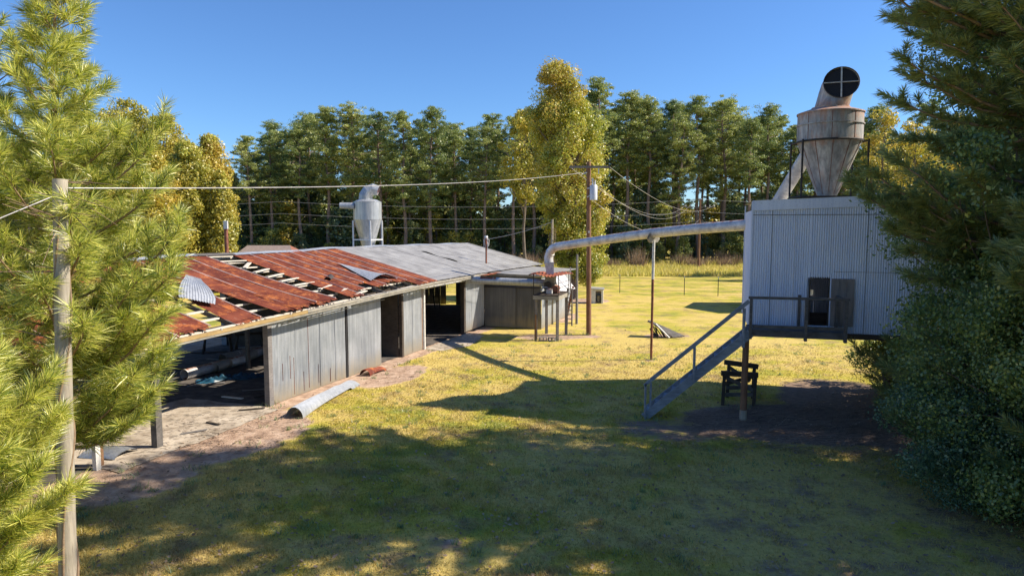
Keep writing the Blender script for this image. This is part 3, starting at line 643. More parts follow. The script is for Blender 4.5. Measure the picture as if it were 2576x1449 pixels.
for side_ in (-.04, .04):
    for k in range(n+1):
        a = math.pi+math.pi*k/n; V.append(cc+dr*side_+(hx*math.cos(a)+Z*math.sin(a))*.225)
    for k in range(n+1):
        x = -.36+.72*k/n; V.append(cc+dr*side_+hx*x+Z*(-.42-.0*x+.16*max(0, abs(x)-.22)/.14))
o_ = n+1
F = []
for k in range(n): F += [(k, k+1, o_+k+1, o_+k), (2*o_+k+1, 2*o_+k, 3*o_+k, 3*o_+k+1), (k, k+2*o_, k+1+2*o_, k+1), (o_+k, o_+k+1, 3*o_+k+1, 3*o_+k)]
m.add(V, F); m.build('saddle', M['gutter'], sup)
# side duct from the barn to the blower
sdu = thing('eave_duct', BP(16.4, .7, 0), 'horizontal galvanised duct with a rusty patch, from the barn eave to the blower', 'duct')
P0_, P1_ = BP(15.6, .35, 3.02), bl+Z*.5-side*.3
nS = 6
for i in range(nS):
    a_, b_ = P0_+(P1_-P0_)*i/nS, P0_+(P1_-P0_)*(i+1)/nS
    o = MB().tube([a_, b_], [.195, .19], 18).build('duct_run', M['galv_sheet'] if i not in (0,) else M['galv_wall'], sdu)
    MB().tube([b_-(b_-a_)*.015, b_+(b_-a_)*.015], .205, 18, False).build('joint_band', M['galv_wall'], sdu)
m = MB(); d = npn(P1_-P0_); hx = npn(np.cross(d, Z))
m.grid(lambda a, b: P0_+(P1_-P0_)*(.17+.2*a)+(hx*math.cos(.6+1.9*b)+Z*math.sin(.6+1.9*b))*.202, 10, 10, True); m.build('rust_patch', M['rust'], sdu)

# ------------------------------------------------------------------ raised shed
SC = np.array([7.62, 21.70, 0]); SF = npn([.96, -.28, 0]); SD = np.array([.28, .96, 0]); SWD, SDP = 6.4, 4.85
def SP(x, y, z=0): return SC+SF*x+SD*y+Z*z
shed = thing('raised_shed', SP(3, 2.4, 0), 'tall raised shed clad in blue-grey corrugated metal with a plank door above a deck', 'shed')
ZB, ZT = 2.64, 6.45
def ztop(x): return ZT+.10*(1-abs(x-3.0)/3.0)
# front wall in pieces round the doorway
DX0, DX1, DZ0, DZ1 = 1.72, 2.32, 2.86, 4.35
m = MB()
m.corr(SP(0, 0), SP(DX0, 0), ZB, ztop(0), -SD, z1b=ztop(DX0), nv=4); m.corr(SP(DX0, 0), SP(DX1, 0), DZ1, ztop(DX0), -SD, z1b=ztop(DX1), nv=2); m.corr(SP(DX0, 0), SP(DX1, 0), ZB, DZ0, -SD, nv=1)
m.corr(SP(DX1, 0), SP(3.0, 0), ZB, ztop(DX1), -SD, z1b=ztop(3), nv=4); m.corr(SP(3.0, 0), SP(SWD, 0), ZB, ztop(3), -SD, z1b=ztop(SWD), nv=4)
m.build('front_wall', M['galv_shed'], shed)
for k in range(9):
    x_ = .68*(k+1)-.1
    if x_ < SWD and not DX0-.05 < x_ < DX1+.75: MB().box(SP(x_, -.022, (ZB+ZT)/2), (.011, .008, ZT-ZB-.02), (SF, SD, Z)).build('lap_seam', M['grey_tank'] if k % 2 else M['iron'], shed)
MB().beam(SP(0, -.024, 6.30), SP(SWD, -.024, 6.30), .014, .018).build('nail_row', M['galv_dark'], shed)
MB().beam(SP(2.4, -.024, 4.55), SP(SWD, -.024, 4.55), .010, .010).build('nail_row', M['galv_dark'], shed)
m = MB(); m.corr(SP(0, .02), SP(0, SDP), ZB, ZT, -SF, nv=3); m.build('side_wall', M['galv_shed'], shed)
m = MB(); m.corr(SP(SWD, .02), SP(SWD, SDP), ZB, ZT, SF, nv=3); m.build('side_wall', M['galv_shed'], shed)
m = MB(); m.corr(SP(0, SDP), SP(SWD, SDP), 3.55, ZT, SD, nv=2); m.corr(SP(0, SDP), SP(1.9, SDP), ZB, 3.55, SD, nv=2); m.corr(SP(2.5, SDP), SP(SWD, SDP), ZB, 3.55, SD, nv=2); m.corr(SP(1.9, SDP), SP(2.5, SDP), ZB, 3.35, SD, nv=1); m.build('back_wall', M['galv_shed'], shed)
m = MB()
for x0, x1 in ((-.03, 3.0), (3.0, SWD+.03)):
    za, zb = ztop(max(x0, 0)), ztop(x1)
    m.hexa([SP(x0, -.05, za-.02), SP(x1, -.05, zb-.02), SP(x1, -.02, zb-.02), SP(x0, -.02, za-.02), SP(x0, -.05, za+.30), SP(x1, -.05, zb+.30), SP(x1, -.02, zb+.30), SP(x0, -.02, za+.30)])
m.build('fascia', M['galv_shed'], shed)
MB().box(SP(-.02, .02, (ZB+ZT)/2+.12), (.05, .12, ZT-ZB+.3), (SF, SD, Z)).build('corner_trim', M['galv_shed'], shed); MB().box(SP(-.02, SDP-.05, (ZB+ZT)/2+.1), (.05, .1, ZT-ZB+.3), (SF, SD, Z)).build('corner_trim', M['galv_shed'], shed)
m = MB(); m.add([SP(-.05, -.06, ZT+.29), SP(3, -.06, ztop(3)+.31), SP(3, SDP+.05, ztop(3)+.31), SP(-.05, SDP+.05, ZT+.29)], [(0, 1, 2, 3)]); m.add([SP(3, -.06, ztop(3)+.31), SP(SWD+.05, -.06, ztop(SWD)+.30), SP(SWD+.05, SDP+.05, ztop(SWD)+.30), SP(3, SDP+.05, ztop(3)+.31)], [(0, 1, 2, 3)]); m.build('roof', M['galv_roof'], shed)
m = MB(); m.hexa([SP(3.1, .0, 6.85), SP(4.0, .0, 6.85), SP(4.0, .8, 6.85), SP(3.1, .8, 6.85), SP(3.1, .0, 6.96), SP(4.0, .0, 6.93), SP(4.0, .8, 6.93), SP(3.1, .8, 6.96)]); m.build('roof_curb', M['galv_shed'], shed)
m = MB(); m.box(SP(SWD/2, SDP/2, ZB+.02), (SWD-.05, SDP-.05, .06), (SF, SD, Z)); m.build('floor', M['dark_wood'], shed)
m = MB(); m.beam(SP(0, -.01, ZB-.08), SP(SWD, -.01, ZB-.08), .10, .17); m.beam(SP(0, SDP, ZB-.08), SP(SWD, SDP, ZB-.08), .10, .17)
for i in range(9): m.beam(SP(.1+i*.77, .1, ZB-.085), SP(.1+i*.77, SDP-.1, ZB-.085), .05, .16)
m.build('floor_joists', M['dark_wood'], shed)
for x, y in ((5.3, .25), (6.25, .3), (5.6, 4.6), (6.2, 4.6), (5.9, 2.4)): MB().tube([SP(x, y, 0), SP(x, y, ZB-.16)], .11, 10).build('stilt', M['pole_wood'], shed)
m = MB()
for x in (DX0+.005, DX1-.005): m.beam(SP(x, .02, DZ0), SP(x, .02, DZ1), .05, .08, SF)
m.beam(SP(DX0, .02, DZ1), SP(DX1, .02, DZ1), .05, .05); m.build('door_frame', M['dark_wood'], shed)
door = MB()
for i in range(3): door.box(SP(DX1+.14+i*.215, -.07-.004*i, (DZ0+DZ1)/2), (.21, .035, DZ1-DZ0-.02), (SF, SD, Z))
door.box(SP(DX1+.36, -.045, 3.2), (.6, .03, .1), (SF, SD, Z)); door = door.build('door', M['door_wood'], shed); door['label'] = 'weathered plank door standing open against the wall'
# deck and stairs
deck = thing('deck', SP(1.2, -.6, 0), 'weathered wooden deck with railing in front of the plank door', 'deck')
D0 = np.array([7.22, 20.56, 0])
def DP(x, y, z=0): return D0+SF*x+SD*y+Z*z
m = MB()
for i in range(8): m.box(DP(1.33, .06+i*.145, 2.80), (2.76, .135, .035), (SF, SD, Z))
m.build('deck_boards', M['rail_wood'], deck)
m = MB(); m.beam(DP(-.04, .0, 2.70), DP(2.72, .0, 2.70), .045, .16); m.beam(DP(-.04, 1.08, 2.70), DP(2.72, 1.08, 2.70), .045, .16); m.beam(DP(0, 0, 2.70), DP(0, 1.1, 2.7), .045, .15); m.beam(DP(2.7, 0, 2.70), DP(2.7, 1.1, 2.7), .045, .15); m.build('deck_frame', M['rail_wood'], deck)
MB().tube([DP(-.10, .02, 0), DP(-.08, .02, 2.62)], [.105, .095], 12).build('post', M['pole_wood'], deck)
MB().tube([DP(-.10, .02, .0), DP(-.10, .02, .32)], .112, 12, True).build('post_foot', M['pole_grey'], deck)
for x in (.03, 1.58, 2.66): MB().beam(DP(x, -.045, 2.55), DP(x, -.045, 3.80), .18, .08, SF).build('rail_post', M['rail_wood'], deck)
MB().beam(DP(2.55, .9, 2.7), DP(2.55, .9, 3.80), .10, .08, SF).build('rail_post', M['rail_wood'], deck)
MB().beam(DP(1.50, 1.0, 2.7), DP(1.50, 1.0, 3.82), .09, .08, SF).build('rail_post', M['rail_wood'], deck)
MB().beam(DP(-.05, -.03, 3.80), DP(2.74, -.03, 3.82), .13, .07).build('hand_rail', M['rail_wood'], deck)
MB().beam(DP(2.62, -.03, 3.80), DP(2.56, 1.0, 3.80), .09, .04).build('hand_rail', M['rail_wood'], deck)
MB().beam(DP(.1, -.03, 2.93), DP(2.6, -.03, 2.95), .04, .09).build('toe_board', M['rail_wood'], deck)
st = thing('staircase', (4.16, 20.74, 0), 'blue-grey wooden stairs with a handrail climbing to the deck', 'stairs')
A0, A1 = np.array([4.10, 20.74, .04]), np.array([7.24, 20.50, 2.72])
for off in (0, .85): MB().beam(A0+SD*off, A1+SD*off, .045, .26).build('stringer', M['stair_wood'], st)
for i in range(12):
    f = (i+.6)/12.3; p = A0+(A1-A0)*f; MB().box(p+SD*.425+Z*.02, (.24, .84, .035), (npn([1, -.08, 0]), SD, Z)).build('tread', M['stair_wood'], st)
MB().beam(A0+np.array([.02, -.04, -.04]), A0+np.array([.02, -.04, 1.08]), .10, .05, (1, 0, 0)).build('rail_post', M['stair_wood'], st)
MB().beam(A0+np.array([.18, .0, 0]), A0+np.array([.20, .02, 1.10]), .09, .05, (1, 0, 0)).build('rail_post', M['stair_wood'], st)
pm_ = A0+(A1-A0)*.47; MB().beam(pm_+np.array([0, -.04, -.1]), pm_+np.array([0, -.04, 1.02]), .13, .05, (1, 0, 0)).build('rail_post', M['stair_wood'], st)
pm2 = A0+(A1-A0)*.93; MB().beam(pm2+np.array([0, -.04, -.25]), pm2+np.array([0, -.04, .95]), .14, .05, (1, 0, 0)).build('rail_post', M['stair_wood'], st)
MB().beam(A0+np.array([-.02, -.06, 1.02]), A0+np.array([.20, -.06, 1.22]), .06, .08).build('hand_rail', M['stair_wood'], st)
MB().beam(A0+np.array([.18, -.06, 1.20]), np.array([7.16, 20.48, 3.70]), .06, .11).build('hand_rail', M['stair_wood'], st)
# rotting timber frame under the deck
fr = thing('timber_frame', (7.3, 22.2, 0), 'rotting dark timber stand beside the deck post', 'timber stand')
f0 = G(1818, 1018); f0 = np.array([f0[0], f0[1], 0]); fx = npn([.95, -.12, 0]); fy = npn([.2, .97, 0])
def FPt(x, y, z): return f0+fx*x+fy*y+Z*z
for x, y, h in ((0, 0, 1.05), (1.0, 0, 1.0), (.25, 1.05, 1.15), (1.1, 1.0, 1.12)): MB().beam(FPt(x, y, 0), FPt(x+.03, y, h), .13, .11, SF).build('leg', M['dark_wood'], fr)
for p, q in (((-.08, -.03, 1.08), (1.1, -.03, 1.05)), ((.12, 1.02, 1.25), (1.25, 1.0, 1.12))): MB().beam(FPt(*p), FPt(*q), .14, .16).build('top_beam', M['dark_wood'], fr)
for p, q in (((.0, 0, .35), (1.05, 0, .38)), ((.05, .02, .95), (1.0, .0, .50)), ((.25, 1.03, 1.1), (1.0, 1.0, .6)), ((.2, 1., .35), (1.1, 1, .4)), ((0, 0, .7), (1.05, 1.0, .75)), ((.02, 0, .9), (.25, 1.0, .95)), ((1.02, 0, .8), (1.1, 1, .9))): MB().beam(FPt(*p), FPt(*q), .05, .12).build('brace', M['rail_wood'], fr)

# ------------------------------------------------------------------ big cyclone
CX = np.array([10.66, 23.29, 0]); cyc = thing('cyclone_separator', CX+Z*6.85, 'large weathered rusty cyclone on the raised shed, its round mouth barred by a cross', 'cyclone separator')
def lathe(m, c, prof, seg=36, sm_=False): # prof: (r,z)
    rings = [[c+np.array([r*math.cos(2*math.pi*k/seg), r*math.sin(2*math.pi*k/seg), z]) for k in range(seg)] for r, z in prof]
    return loft(m, rings, sm_)
CR = 1.02
def cbuild(m, name, mat, par=cyc):   # object coordinates measured from the cyclone's foot
    return m.build(name, mat, par)
m = MB(); lathe(m, CX, [(CR, 8.76), (CR, 9.68)], 40, True)
def local_child(m, name, mat, par, base):    # mesh in the thing's own coordinates so that stains follow it
    o = m.build(name, mat, None, base); o.location = (0, 0, 0); o.parent = par; return o
CB = CX+Z*6.85
local_child(m, 'drum', M['cyc_big'], cyc, CB)
m = MB()
for a in (3.6, 4.35, 5.1, 5.9): m.box(CX+np.array([CR*math.cos(a), CR*math.sin(a), 9.22]), (.010, .02, .92), ((math.cos(a), math.sin(a), 0), (-math.sin(a), math.cos(a), 0), Z))
for a in (3.3, 3.85, 4.4, 4.95, 5.5, 6.1): p = CX+np.array([CR*.985*math.cos(a), CR*.985*math.sin(a), 8.72]); q = CX+np.array([.30*math.cos(a), .30*math.sin(a), 6.97]); m.beam(p, q, .016, .012)
local_child(m, 'seams', M['rustiron'], cyc, CB)
m = MB(); lathe(m, CX, [(.30, 6.95), (CR*.985, 8.74)], 40, True); local_child(m, 'cone', M['cyc_big'], cyc, CB)
m = MB(); lathe(m, CX, [(CR+.03, 9.66), (CR+.03, 9.70), (.56, 9.86)], 40); local_child(m, 'lid', M['cyc_big'], cyc, CB)
m = MB(); lathe(m, CX, [(CR+.025, 8.72), (CR+.035, 8.77), (CR+.01, 8.79)], 40); local_child(m, 'band', M['iron'], cyc, CB)
# outlet pipe bending forward
prs = []; el = []
eld = npn([-.34, -.94, .16]); 
cpts = [(CX+Z*9.80, Z), (CX+Z*10.05+eld*.02, npn(Z*1+eld*.15)), (CX+Z*10.32+eld*.08, npn(Z*.8+eld*.45)), (CX+Z*10.50+eld*.24, npn(Z*.45+eld*.8)), (CX+Z*10.57+eld*.44, npn(eld+Z*.12))]
cpts = [(c+X0*.07*i, d) for i, (c, d) in enumerate(cpts)]
rings = []
for c, d in cpts:
    x = npn(np.cross(Z, eld)); y = np.cross(d, x)
    rings.append([c+(x*math.cos(2*math.pi*k/28)+y*math.sin(2*math.pi*k/28))*(.53) for k in range(28)])
m = MB(); loft(m, rings, True); local_child(m, 'outlet_elbow', M['cyc_big'], cyc, CB)
cE, dE = cpts[-1]; x = npn(np.cross(Z, eld)); y = np.cross(dE, x)
m = MB(); m.add([cE+dE*-.05+(x*math.cos(2*math.pi*k/28)+y*math.sin(2*math.pi*k/28))*.52 for k in range(28)], [tuple(range(28))]); local_child(m, 'mesh_screen', M['blackmesh'], cyc, CB)
for v_, rr in ((x, .02), (y, .03)): local_child(MB().beam(cE+v_*.53, cE-v_*.53, .045 if rr > .02 else .025, .03, dE), 'cross_bar', M['white_pole'], cyc, CB)
m = MB(); m.tube([cE+(x*math.cos(2*math.pi*k/28)+y*math.sin(2*math.pi*k/28))*.535 for k in range(29)], .018, 5, False); local_child(m, 'rim', M['iron'], cyc, CB)
for z_, rr_ in ((9.87, .575), (9.30, CR+.018)):
    m = MB(); lathe(m, CX, [(rr_, z_-.02), (rr_+.02, z_-.018), (rr_+.02, z_+.018), (rr_, z_+.02)], 40); local_child(m, 'flange', M['cyc_big'], cyc, CB)
ft = [(-1.07, -.45), (1.05, -.55), (1.07, .55), (-1.05, .55)]
for fx_, fy_ in ft: local_child(MB().beam(CX+np.array([fx_, fy_, 6.86]), CX+np.array([fx_, fy_, 8.80]), .05, .05, (1, 0, 0)), 'frame_leg', M['iron'], cyc, CB)
m = MB()
for i in range(4):
    p, q = ft[i], ft[(i+1) % 4]
    for z in (6.93, 8.74): local_child(MB().beam(CX+np.array([p[0], p[1], z]), CX+np.array([q[0], q[1], z]), .05, .04), 'frame_rail', M['iron'], cyc, CB)
# feed duct rising from the shed roof to the drum
fd = thing('feed_duct', SP(1.5, 4.4, 6.8), 'pale inclined duct rising from the shed roof to the big cyclone', 'duct')
q0 = YP(1962, 500, 25.9); q1 = YP(2028, 392, 24.2)
q0 = q0 - npn(q1-q0)*.15
MB().tube([q0, q0+(q1-q0)*.5], .225, 20).build('duct_run', M['duct'], fd); MB().tube([q0+(q1-q0)*.5, q1+(q1-q0)*.12], .222, 20).build('duct_run', M['duct'], fd)
m = MB()
for f in (.0, .25, .5, .75): m.tube([q0+(q1-q0)*f, q0+(q1-q0)*(f+.012)], .236, 20, False)
m.build('joint_band', M['duct'], fd)

# ------------------------------------------------------------------ small cyclone behind the barn
yc = 44.5; cs = YP(925, 560, yc); SX0 = np.array([cs[0], cs[1], 0]); kz = lambda v: YP(925, v, yc)[2]
c2_ = thing('cyclone_separator', SX0, 'small bright galvanised cyclone on a white frame behind the barn ridge', 'cyclone separator')
r2 = 35/FPX*yc
m = MB(); lathe(m, SX0, [(r2, kz(553)), (r2, kz(508))], 24, True); m.build('drum', M['cyc_white'], c2_)
m = MB(); lathe(m, SX0, [(.33, kz(628)), (r2*.99, kz(553))], 24, True); m.tube([SX0+Z*1.2, SX0+Z*kz(627)], .30, 16); m.build('cone', M['cyc_white'], c2_)
m = MB(); lathe(m, SX0, [(r2+.02, kz(509)), (r2*.6, kz(502)), (.1, kz(502))], 24); m.build('lid', M['cyc_white'], c2_)
ez = kz(503); q = SX0+np.array([-.12, 0, 0]); dirs = [(0, 1.), (.35, 1), (.8, .6), (1, .1), (1, -.25)]; pts = [q+Z*(ez-.1), q+Z*(ez+.25)+X0*.04, q+Z*(ez+.55)+X0*.22, q+Z*(ez+.68)+X0*.52, q+Z*(ez+.58)+X0*.86]
m = MB(); m.tube(pts, [.45, .45, .42, .36, .31], 20, False, False); m.build('outlet_elbow', M['cyc_white'], c2_)
dd_ = npn(pts[-1]-pts[-2]); m = MB(); m.tube([pts[-1]-dd_*.12, pts[-1]-dd_*.10], .29, 20); m.build('elbow_mouth', M['rust'], c2_)
m = MB(); m.tube([SX0+np.array([-r2*.8, -.45, kz(519)]), SX0+np.array([-r2-.75, -.5, kz(518)])], [.22, .19], 14); m.build('inlet_pipe', M['cyc_white'], c2_)
for dx, dy in ((-r2, -.3), (r2, .2), (.35, -r2), (-.3, r2)):
    MB().beam(SX0+np.array([dx*1.0, dy, 0]), SX0+np.array([dx*.97, dy, kz(555)]), .09, .09, (1, 0, 0)).build('frame_leg', M['white'], c2_)
m = MB()
LL = [(-r2, -.3), (.35, -r2), (r2, .2), (-.3, r2)]
for i in range(4): p, q = LL[i], LL[(i+1) % 4]; m.beam(SX0+np.array([p[0], p[1], kz(603)]), SX0+np.array([q[0], q[1], kz(603)]), .06, .07)
m.build('frame_rail', M['white'], c2_)
# ------------------------------------------------------------------ poles and wires
def utility_pole(base, h, r0, r1, label, lean=(0, 0), mat='pole_wood', name='utility_pole', group=None):
    t = thing(name, base, label, 'utility pole', group); b = np.array(base, float); top = b+np.array([lean[0], lean[1], h])
    MB().tube([b, (b+top)/2, top], [r0, (r0+r1)/2, r1], 14).build('pole', M[mat], t); return t, top
up, utop = utility_pole((4.20, 36.95, 0), 9.35, .145, .112, 'tall brown utility pole with a wooden crossarm and a grey transformer can', (-.10, 0))
ca = utop-Z*.30+np.array([0, -.12, 0]); MB().beam(ca-X0*1.05, ca+X0*1.12, .09, .12).build('crossarm', M['wood_grey'], up)
MB().tube([ca+X0*.52-Z*.08, ca+X0*.52-Z*.36], .03, 8).build('insulator', M['porcelain'], up)
MB().beam(utop-Z*.62-X0*.38-np.array([0, .2, .06]), utop-Z*.55, .05, .05).build('bracket', M['white'], up)
MB().beam(utop-Z*.45-X0*.3-np.array([0, .1, 0]), utop-Z*.95, .03, .03).build('brace', M['wood_grey'], up)
tz = YP(1493, 484, 36.95)[2]; tc = np.array([4.42, 36.8, tz]); tc[0] = YP(1493, 484, 36.8)[0]
tr = MB(); tr.tube([tc-Z*.42, tc+Z*.32, tc+Z*.37], [.205, .205, .17], 18); tr = tr.build('transformer', M['grey_tank'], up)
for dx in (-.05, .08): MB().tube([tc+Z*.36+X0*dx, tc+Z*.62+X0*dx], [.045, .03], 8).build('bushing', M['porcelain'], tr)
m = MB(); m.tube([tc+Z*.60-X0*.05, tc+Z*.72-X0*.05], [.06, .05], 8); m.build('arrester', M['porcelain'], tr)
m = MB(); m.box(tc+Z*.2-X0*.26, (.16, .05, .06)); m.box(tc-Z*.25-X0*.26, (.16, .05, .06)); m.box(tc+Z*.2+X0*.22, (.06, .05, .05)); m.box(tc-Z*.22+X0*.22, (.06, .05, .05)); m.build('mounting_lug', M['grey_tank'], tr)
for z in (5.0, 6.9): MB().box(np.array([4.14, 36.79, z+.6]), (.10, .03, .10)).build('tag_plate', M['white'], up)
fb = G(1757, 677); fp, ftop = utility_pole(fb, 9.35, .17, .13, 'distant slim utility pole standing in the weeds by the treeline')
fa = ftop-Z*1.05; MB().beam(fa-X0*2.0, fa+X0*2.0, .10, .12).build('crossarm', M['wood_grey'], fp)
for dx in (-1.9, -1.3, .7, 1.3, 1.9): MB().tube([fa+X0*dx+Z*.05, fa+X0*dx+Z*.33], .06, 6).build('insulator', M['porcelain'], fp)
MB().box(ftop+Z*.05, (.5, .2, .12)).build('pole_cap', M['porcelain'], fp)
def wire(name, p, q, sag, r, mat, label, n=28, cat='wire', group=None):
    p = np.array(p, float); q = np.array(q, float)
    pts = [p+(q-p)*i/n - Z*sag*4*(i/n)*(1-i/n) for i in range(n+1)]
    o = MB().tube(pts, r, 6).build(name, M[mat], None, p); return tag(o, label, cat, group)
lb = G(171, 1480); lt = YP(151, 452, 11.3)
lp = thing('old_pole', lb, 'old grey wooden pole wound with vines in front of the left pine', 'pole')
MB().tube([lb-Z*.1, lb*.7+lt*.3, lb*.3+lt*.7, lt], [.138, .128, .118, .112], 16).build('pole', M['pole_grey'], lp)
for k in range(3):
    pts = []
    for i in range(40):
        f = i/39; a = k*2.1+f*5.0+.5*math.sin(f*9+k); c = lb+(lt-lb)*f*(.98-.12*k); pts.append(c+np.array([math.cos(a), math.sin(a)*.9, 0])*(.14-.025*f+.012*math.sin(f*31+k*2)))
    MB().tube(pts, [.024-.008*i/39 for i in range(40)], 6).build('vine', M['vine'], lp)
for k in range(44):
    a = random.uniform(0, 6.28); z0 = random.choice([random.uniform(6.0, 6.8), random.uniform(2.0, 6.7)]); c = lb+(lt-lb)*min(.995, z0/lt[2]); L_ = random.uniform(.25, 1.1); d = npn([math.cos(a), math.sin(a)*.6, random.uniform(-.6, .35)]); k2 = npn([random.uniform(-1, 1), random.uniform(-1, 1), random.uniform(-1, .6)])
    MB().tube([c, c+d*L_*.5+k2*.05, c+d*L_+k2*.25*L_], [.010, .008, .004], 5).build('vine', M['vine'], lp)
MB().tube([lt-Z*.22, lt+np.array([-.75, -1.3, -.92]) ], .011, 6).build('guy_rod', M['wire'], lp)
wire('service_cable', lt-Z*.14+X0*.1, utop-Z*.62-X0*.40-np.array([0, .2, .0]), .22, .013, 'wire', 'thick pale cable running from the old vine-wrapped pole to the crossarm pole', 40, 'cable')
Wst = [ca+X0*1.1, ca-X0*1.0, utop-Z*.9, utop-Z*1.9]; Wen = [fa+X0*1.9+Z*.3, fa-X0*1.9+Z*.3, fa-X0*1.3+Z*.3, ftop-Z*2.6]
Wl = ['uppermost of the four sagging wires from the crossarm pole to the distant pole', 'second highest of the four sagging wires right of the crossarm pole', 'third of the four sagging wires right of the crossarm pole', 'lowest of the four sagging wires right of the crossarm pole']
for i in range(4): wire('power_line', Wst[i], Wen[i], (1.5, 1.9, 2.0, 2.1)[i], .013, 'wire', Wl[i], 28, 'wire', 'wires from the crossarm pole')
for i, (z0, lab) in enumerate(((9.35, 'highest line crossing in front of the far pines'), (7.7, 'middle line crossing in front of the far pines'), (6.4, 'lowest line crossing in front of the far pines'))):
    c = np.array([fb[0], fb[1], z0])
    m = MB()
    for q in ((-32, 95, z0-.2), (86, 90, z0-.2), (-92, 97, z0-.3)):
        a_ = c if q[0] != -92 else np.array([-32, 95, z0-.2]); q = np.array(q, float)
        m.tube([a_+(q-a_)*k/20 - Z*.9*4*(k/20)*(1-k/20) for k in range(21)], .022, 5)
    tag(m.build('power_line', M['wire_far'], None, c), lab, 'wire', 'lines along the treeline')
p2 = np.array([-32, 103, 0]); 
# post with box behind the barn, pole poking from the roof, vine-topped snag pole
b3 = np.array([(571-1288)/FPX*36., 36., 0]); t3 = thing('meter_post', b3, 'orange-brown metal post with a small box on top, behind the barn ridge', 'post')
MB().tube([b3, b3+Z*(YP(571, 560, 36)[2])], .10, 10).build('post', M['rustiron'], t3); zt = YP(571, 566, 36)[2]; MB().box(b3+Z*zt+np.array([.05, -.12, 0]), (.20, .14, .42)).build('meter_box', M['duct'], t3)
b4 = BP(21.1, -.77, 0); zt4 = 4.95; t4 = thing('roof_mast', b4, 'rusty pipe mast with a torn weatherhead rising through the grey roof', 'mast')
zt4 = CAMH-(598-565)/FPX*b4[1]; MB().tube([b4+Z*2.6, b4+Z*zt4], .055, 8).build('mast', M['rustiron'], t4)
MB().tube([b4+Z*zt4, b4+Z*(zt4+.12)], [.12, .09], 8).build('weatherhead', M['duct'], t4)
for k in range(5): a = k*1.3; MB().tube([b4+Z*(zt4+.05), b4+Z*(zt4-.15)+np.array([math.cos(a)*.18, math.sin(a)*.1, 0]), b4+Z*(zt4-.45-.08*k)+np.array([math.cos(a)*.16+.1*(k % 2), 0, 0])], .018, 5).build('loose_wire', M['duct'], t4)
b5 = np.array([(1389-1288)/FPX*41., 41., 0]); z5 = YP(1389, 552, 41)[2]; t5 = thing('snag_pole', b5, 'thin bare pole wrapped in dead vines behind the duct elbow', 'pole')
MB().tube([b5, b5+Z*z5], [.09, .06], 8).build('pole', M['pole_grey'], t5)
for k in range(14):
    z = z5-random.uniform(.1, 2.6); a = random.uniform(0, 6.28); MB().tube([b5+Z*z, b5+Z*(z-.2)+np.array([math.cos(a)*.22, math.sin(a)*.2, .1]), b5+Z*(z-.9)+np.array([math.cos(a)*.16, 0, 0])], .014, 4).build('dead_vine', M['vine'], t5)
wire('service_wire', b4+Z*(zt4-.1), b5+Z*(z5-.15), .12, .014, 'wire', 'slack thin wire from the roof mast to the bare pole behind the elbow')
b6 = np.array([(1452-1288)/FPX*41., 41., 0]); tag(MB().tube([b6, b6+Z*YP(1448, 640, 41)[2]], [.08, .06], 8).build('bare_post', M['wood_grey'], None, b6), 'thin leaning grey post beside the yellow-green tree trunk', 'post')

# ------------------------------------------------------------------ fence in the meadow
F0, F1 = G(1559, 737), G(1806, 745); fdv = (F1-F0)/3
fence = thing('wire_fence', F0, 'low wire fence on thin metal posts across the mown meadow', 'fence')
fz = 1.5
for i in range(-9, 10):
    p = F0+fdv*i; MB().beam(p, p+Z*(fz+.12), .05, .05, (1, 0, 0)).build('fence_post', M['tpost'], fence); MB().box(p+Z*(fz+.05), (.055, .055, .16)).build('post_tip', M['white'], fence)
for z, r_ in ((1.33, .014), (1.0, .007), (.66, .007), (.33, .007)): MB().tube([F0-fdv*9+Z*z, F0+fdv*9+Z*z], r_, 4).build('fence_wire', M['tpost'], fence)

# ------------------------------------------------------------------ small things in the yard
bx = G(1487, 763); t = thing('pump_house', bx, 'small white box hut with a dark open front in the grass by the pole', 'hut')
ax = npn([1, -.15, 0]); ay = np.array([-ax[1], ax[0], 0])
def Q(x, y, z): return np.array([bx[0]+.0, bx[1], 0])+ax*x+ay*y+Z*z
m = MB(); m.hexa([Q(0, 0, 0), Q(.33, 0, 0), Q(.33, .04, 0), Q(0, .04, 0), Q(0, 0, 1.1), Q(.33, 0, 1.1), Q(.33, .04, 1.1), Q(0, .04, 1.1)])
m.box(Q(.83, .03, .53), (.14, .05, 1.06), (ax, ay, Z)); m.box(Q(.88, .5, .53), (.05, .9, 1.06), (ax, ay, Z)); m.box(Q(.02, .5, .53), (.04, .9, 1.04), (ax, ay, Z)); m.box(Q(.45, .95, .53), (.86, .04, 1.04), (ax, ay, Z)); m.box(Q(.55, .035, 1.0), (.44, .04, .09), (ax, ay, Z)); m.build('walls', M['white'], t)
m = MB(); m.hexa([Q(-.05, -.08, 1.08), Q(.98, -.08, 1.04), Q(.98, 1.05, 1.10), Q(-.05, 1.05, 1.16), Q(-.05, -.08, 1.13), Q(.98, -.08, 1.08), Q(.98, 1.05, 1.14), Q(-.05, 1.05, 1.20)]); m.build('roof', M['galv_roof'], t)
MB().beam(Q(.36, .05, .9), Q(.76, .05, .9), .03, .05).build('shelf', M['wood_brown'], t); MB().tube([Q(.56, .4, 0), Q(.56, .4, .55)], .16, 10).build('pump_tank', M['machine'], t)
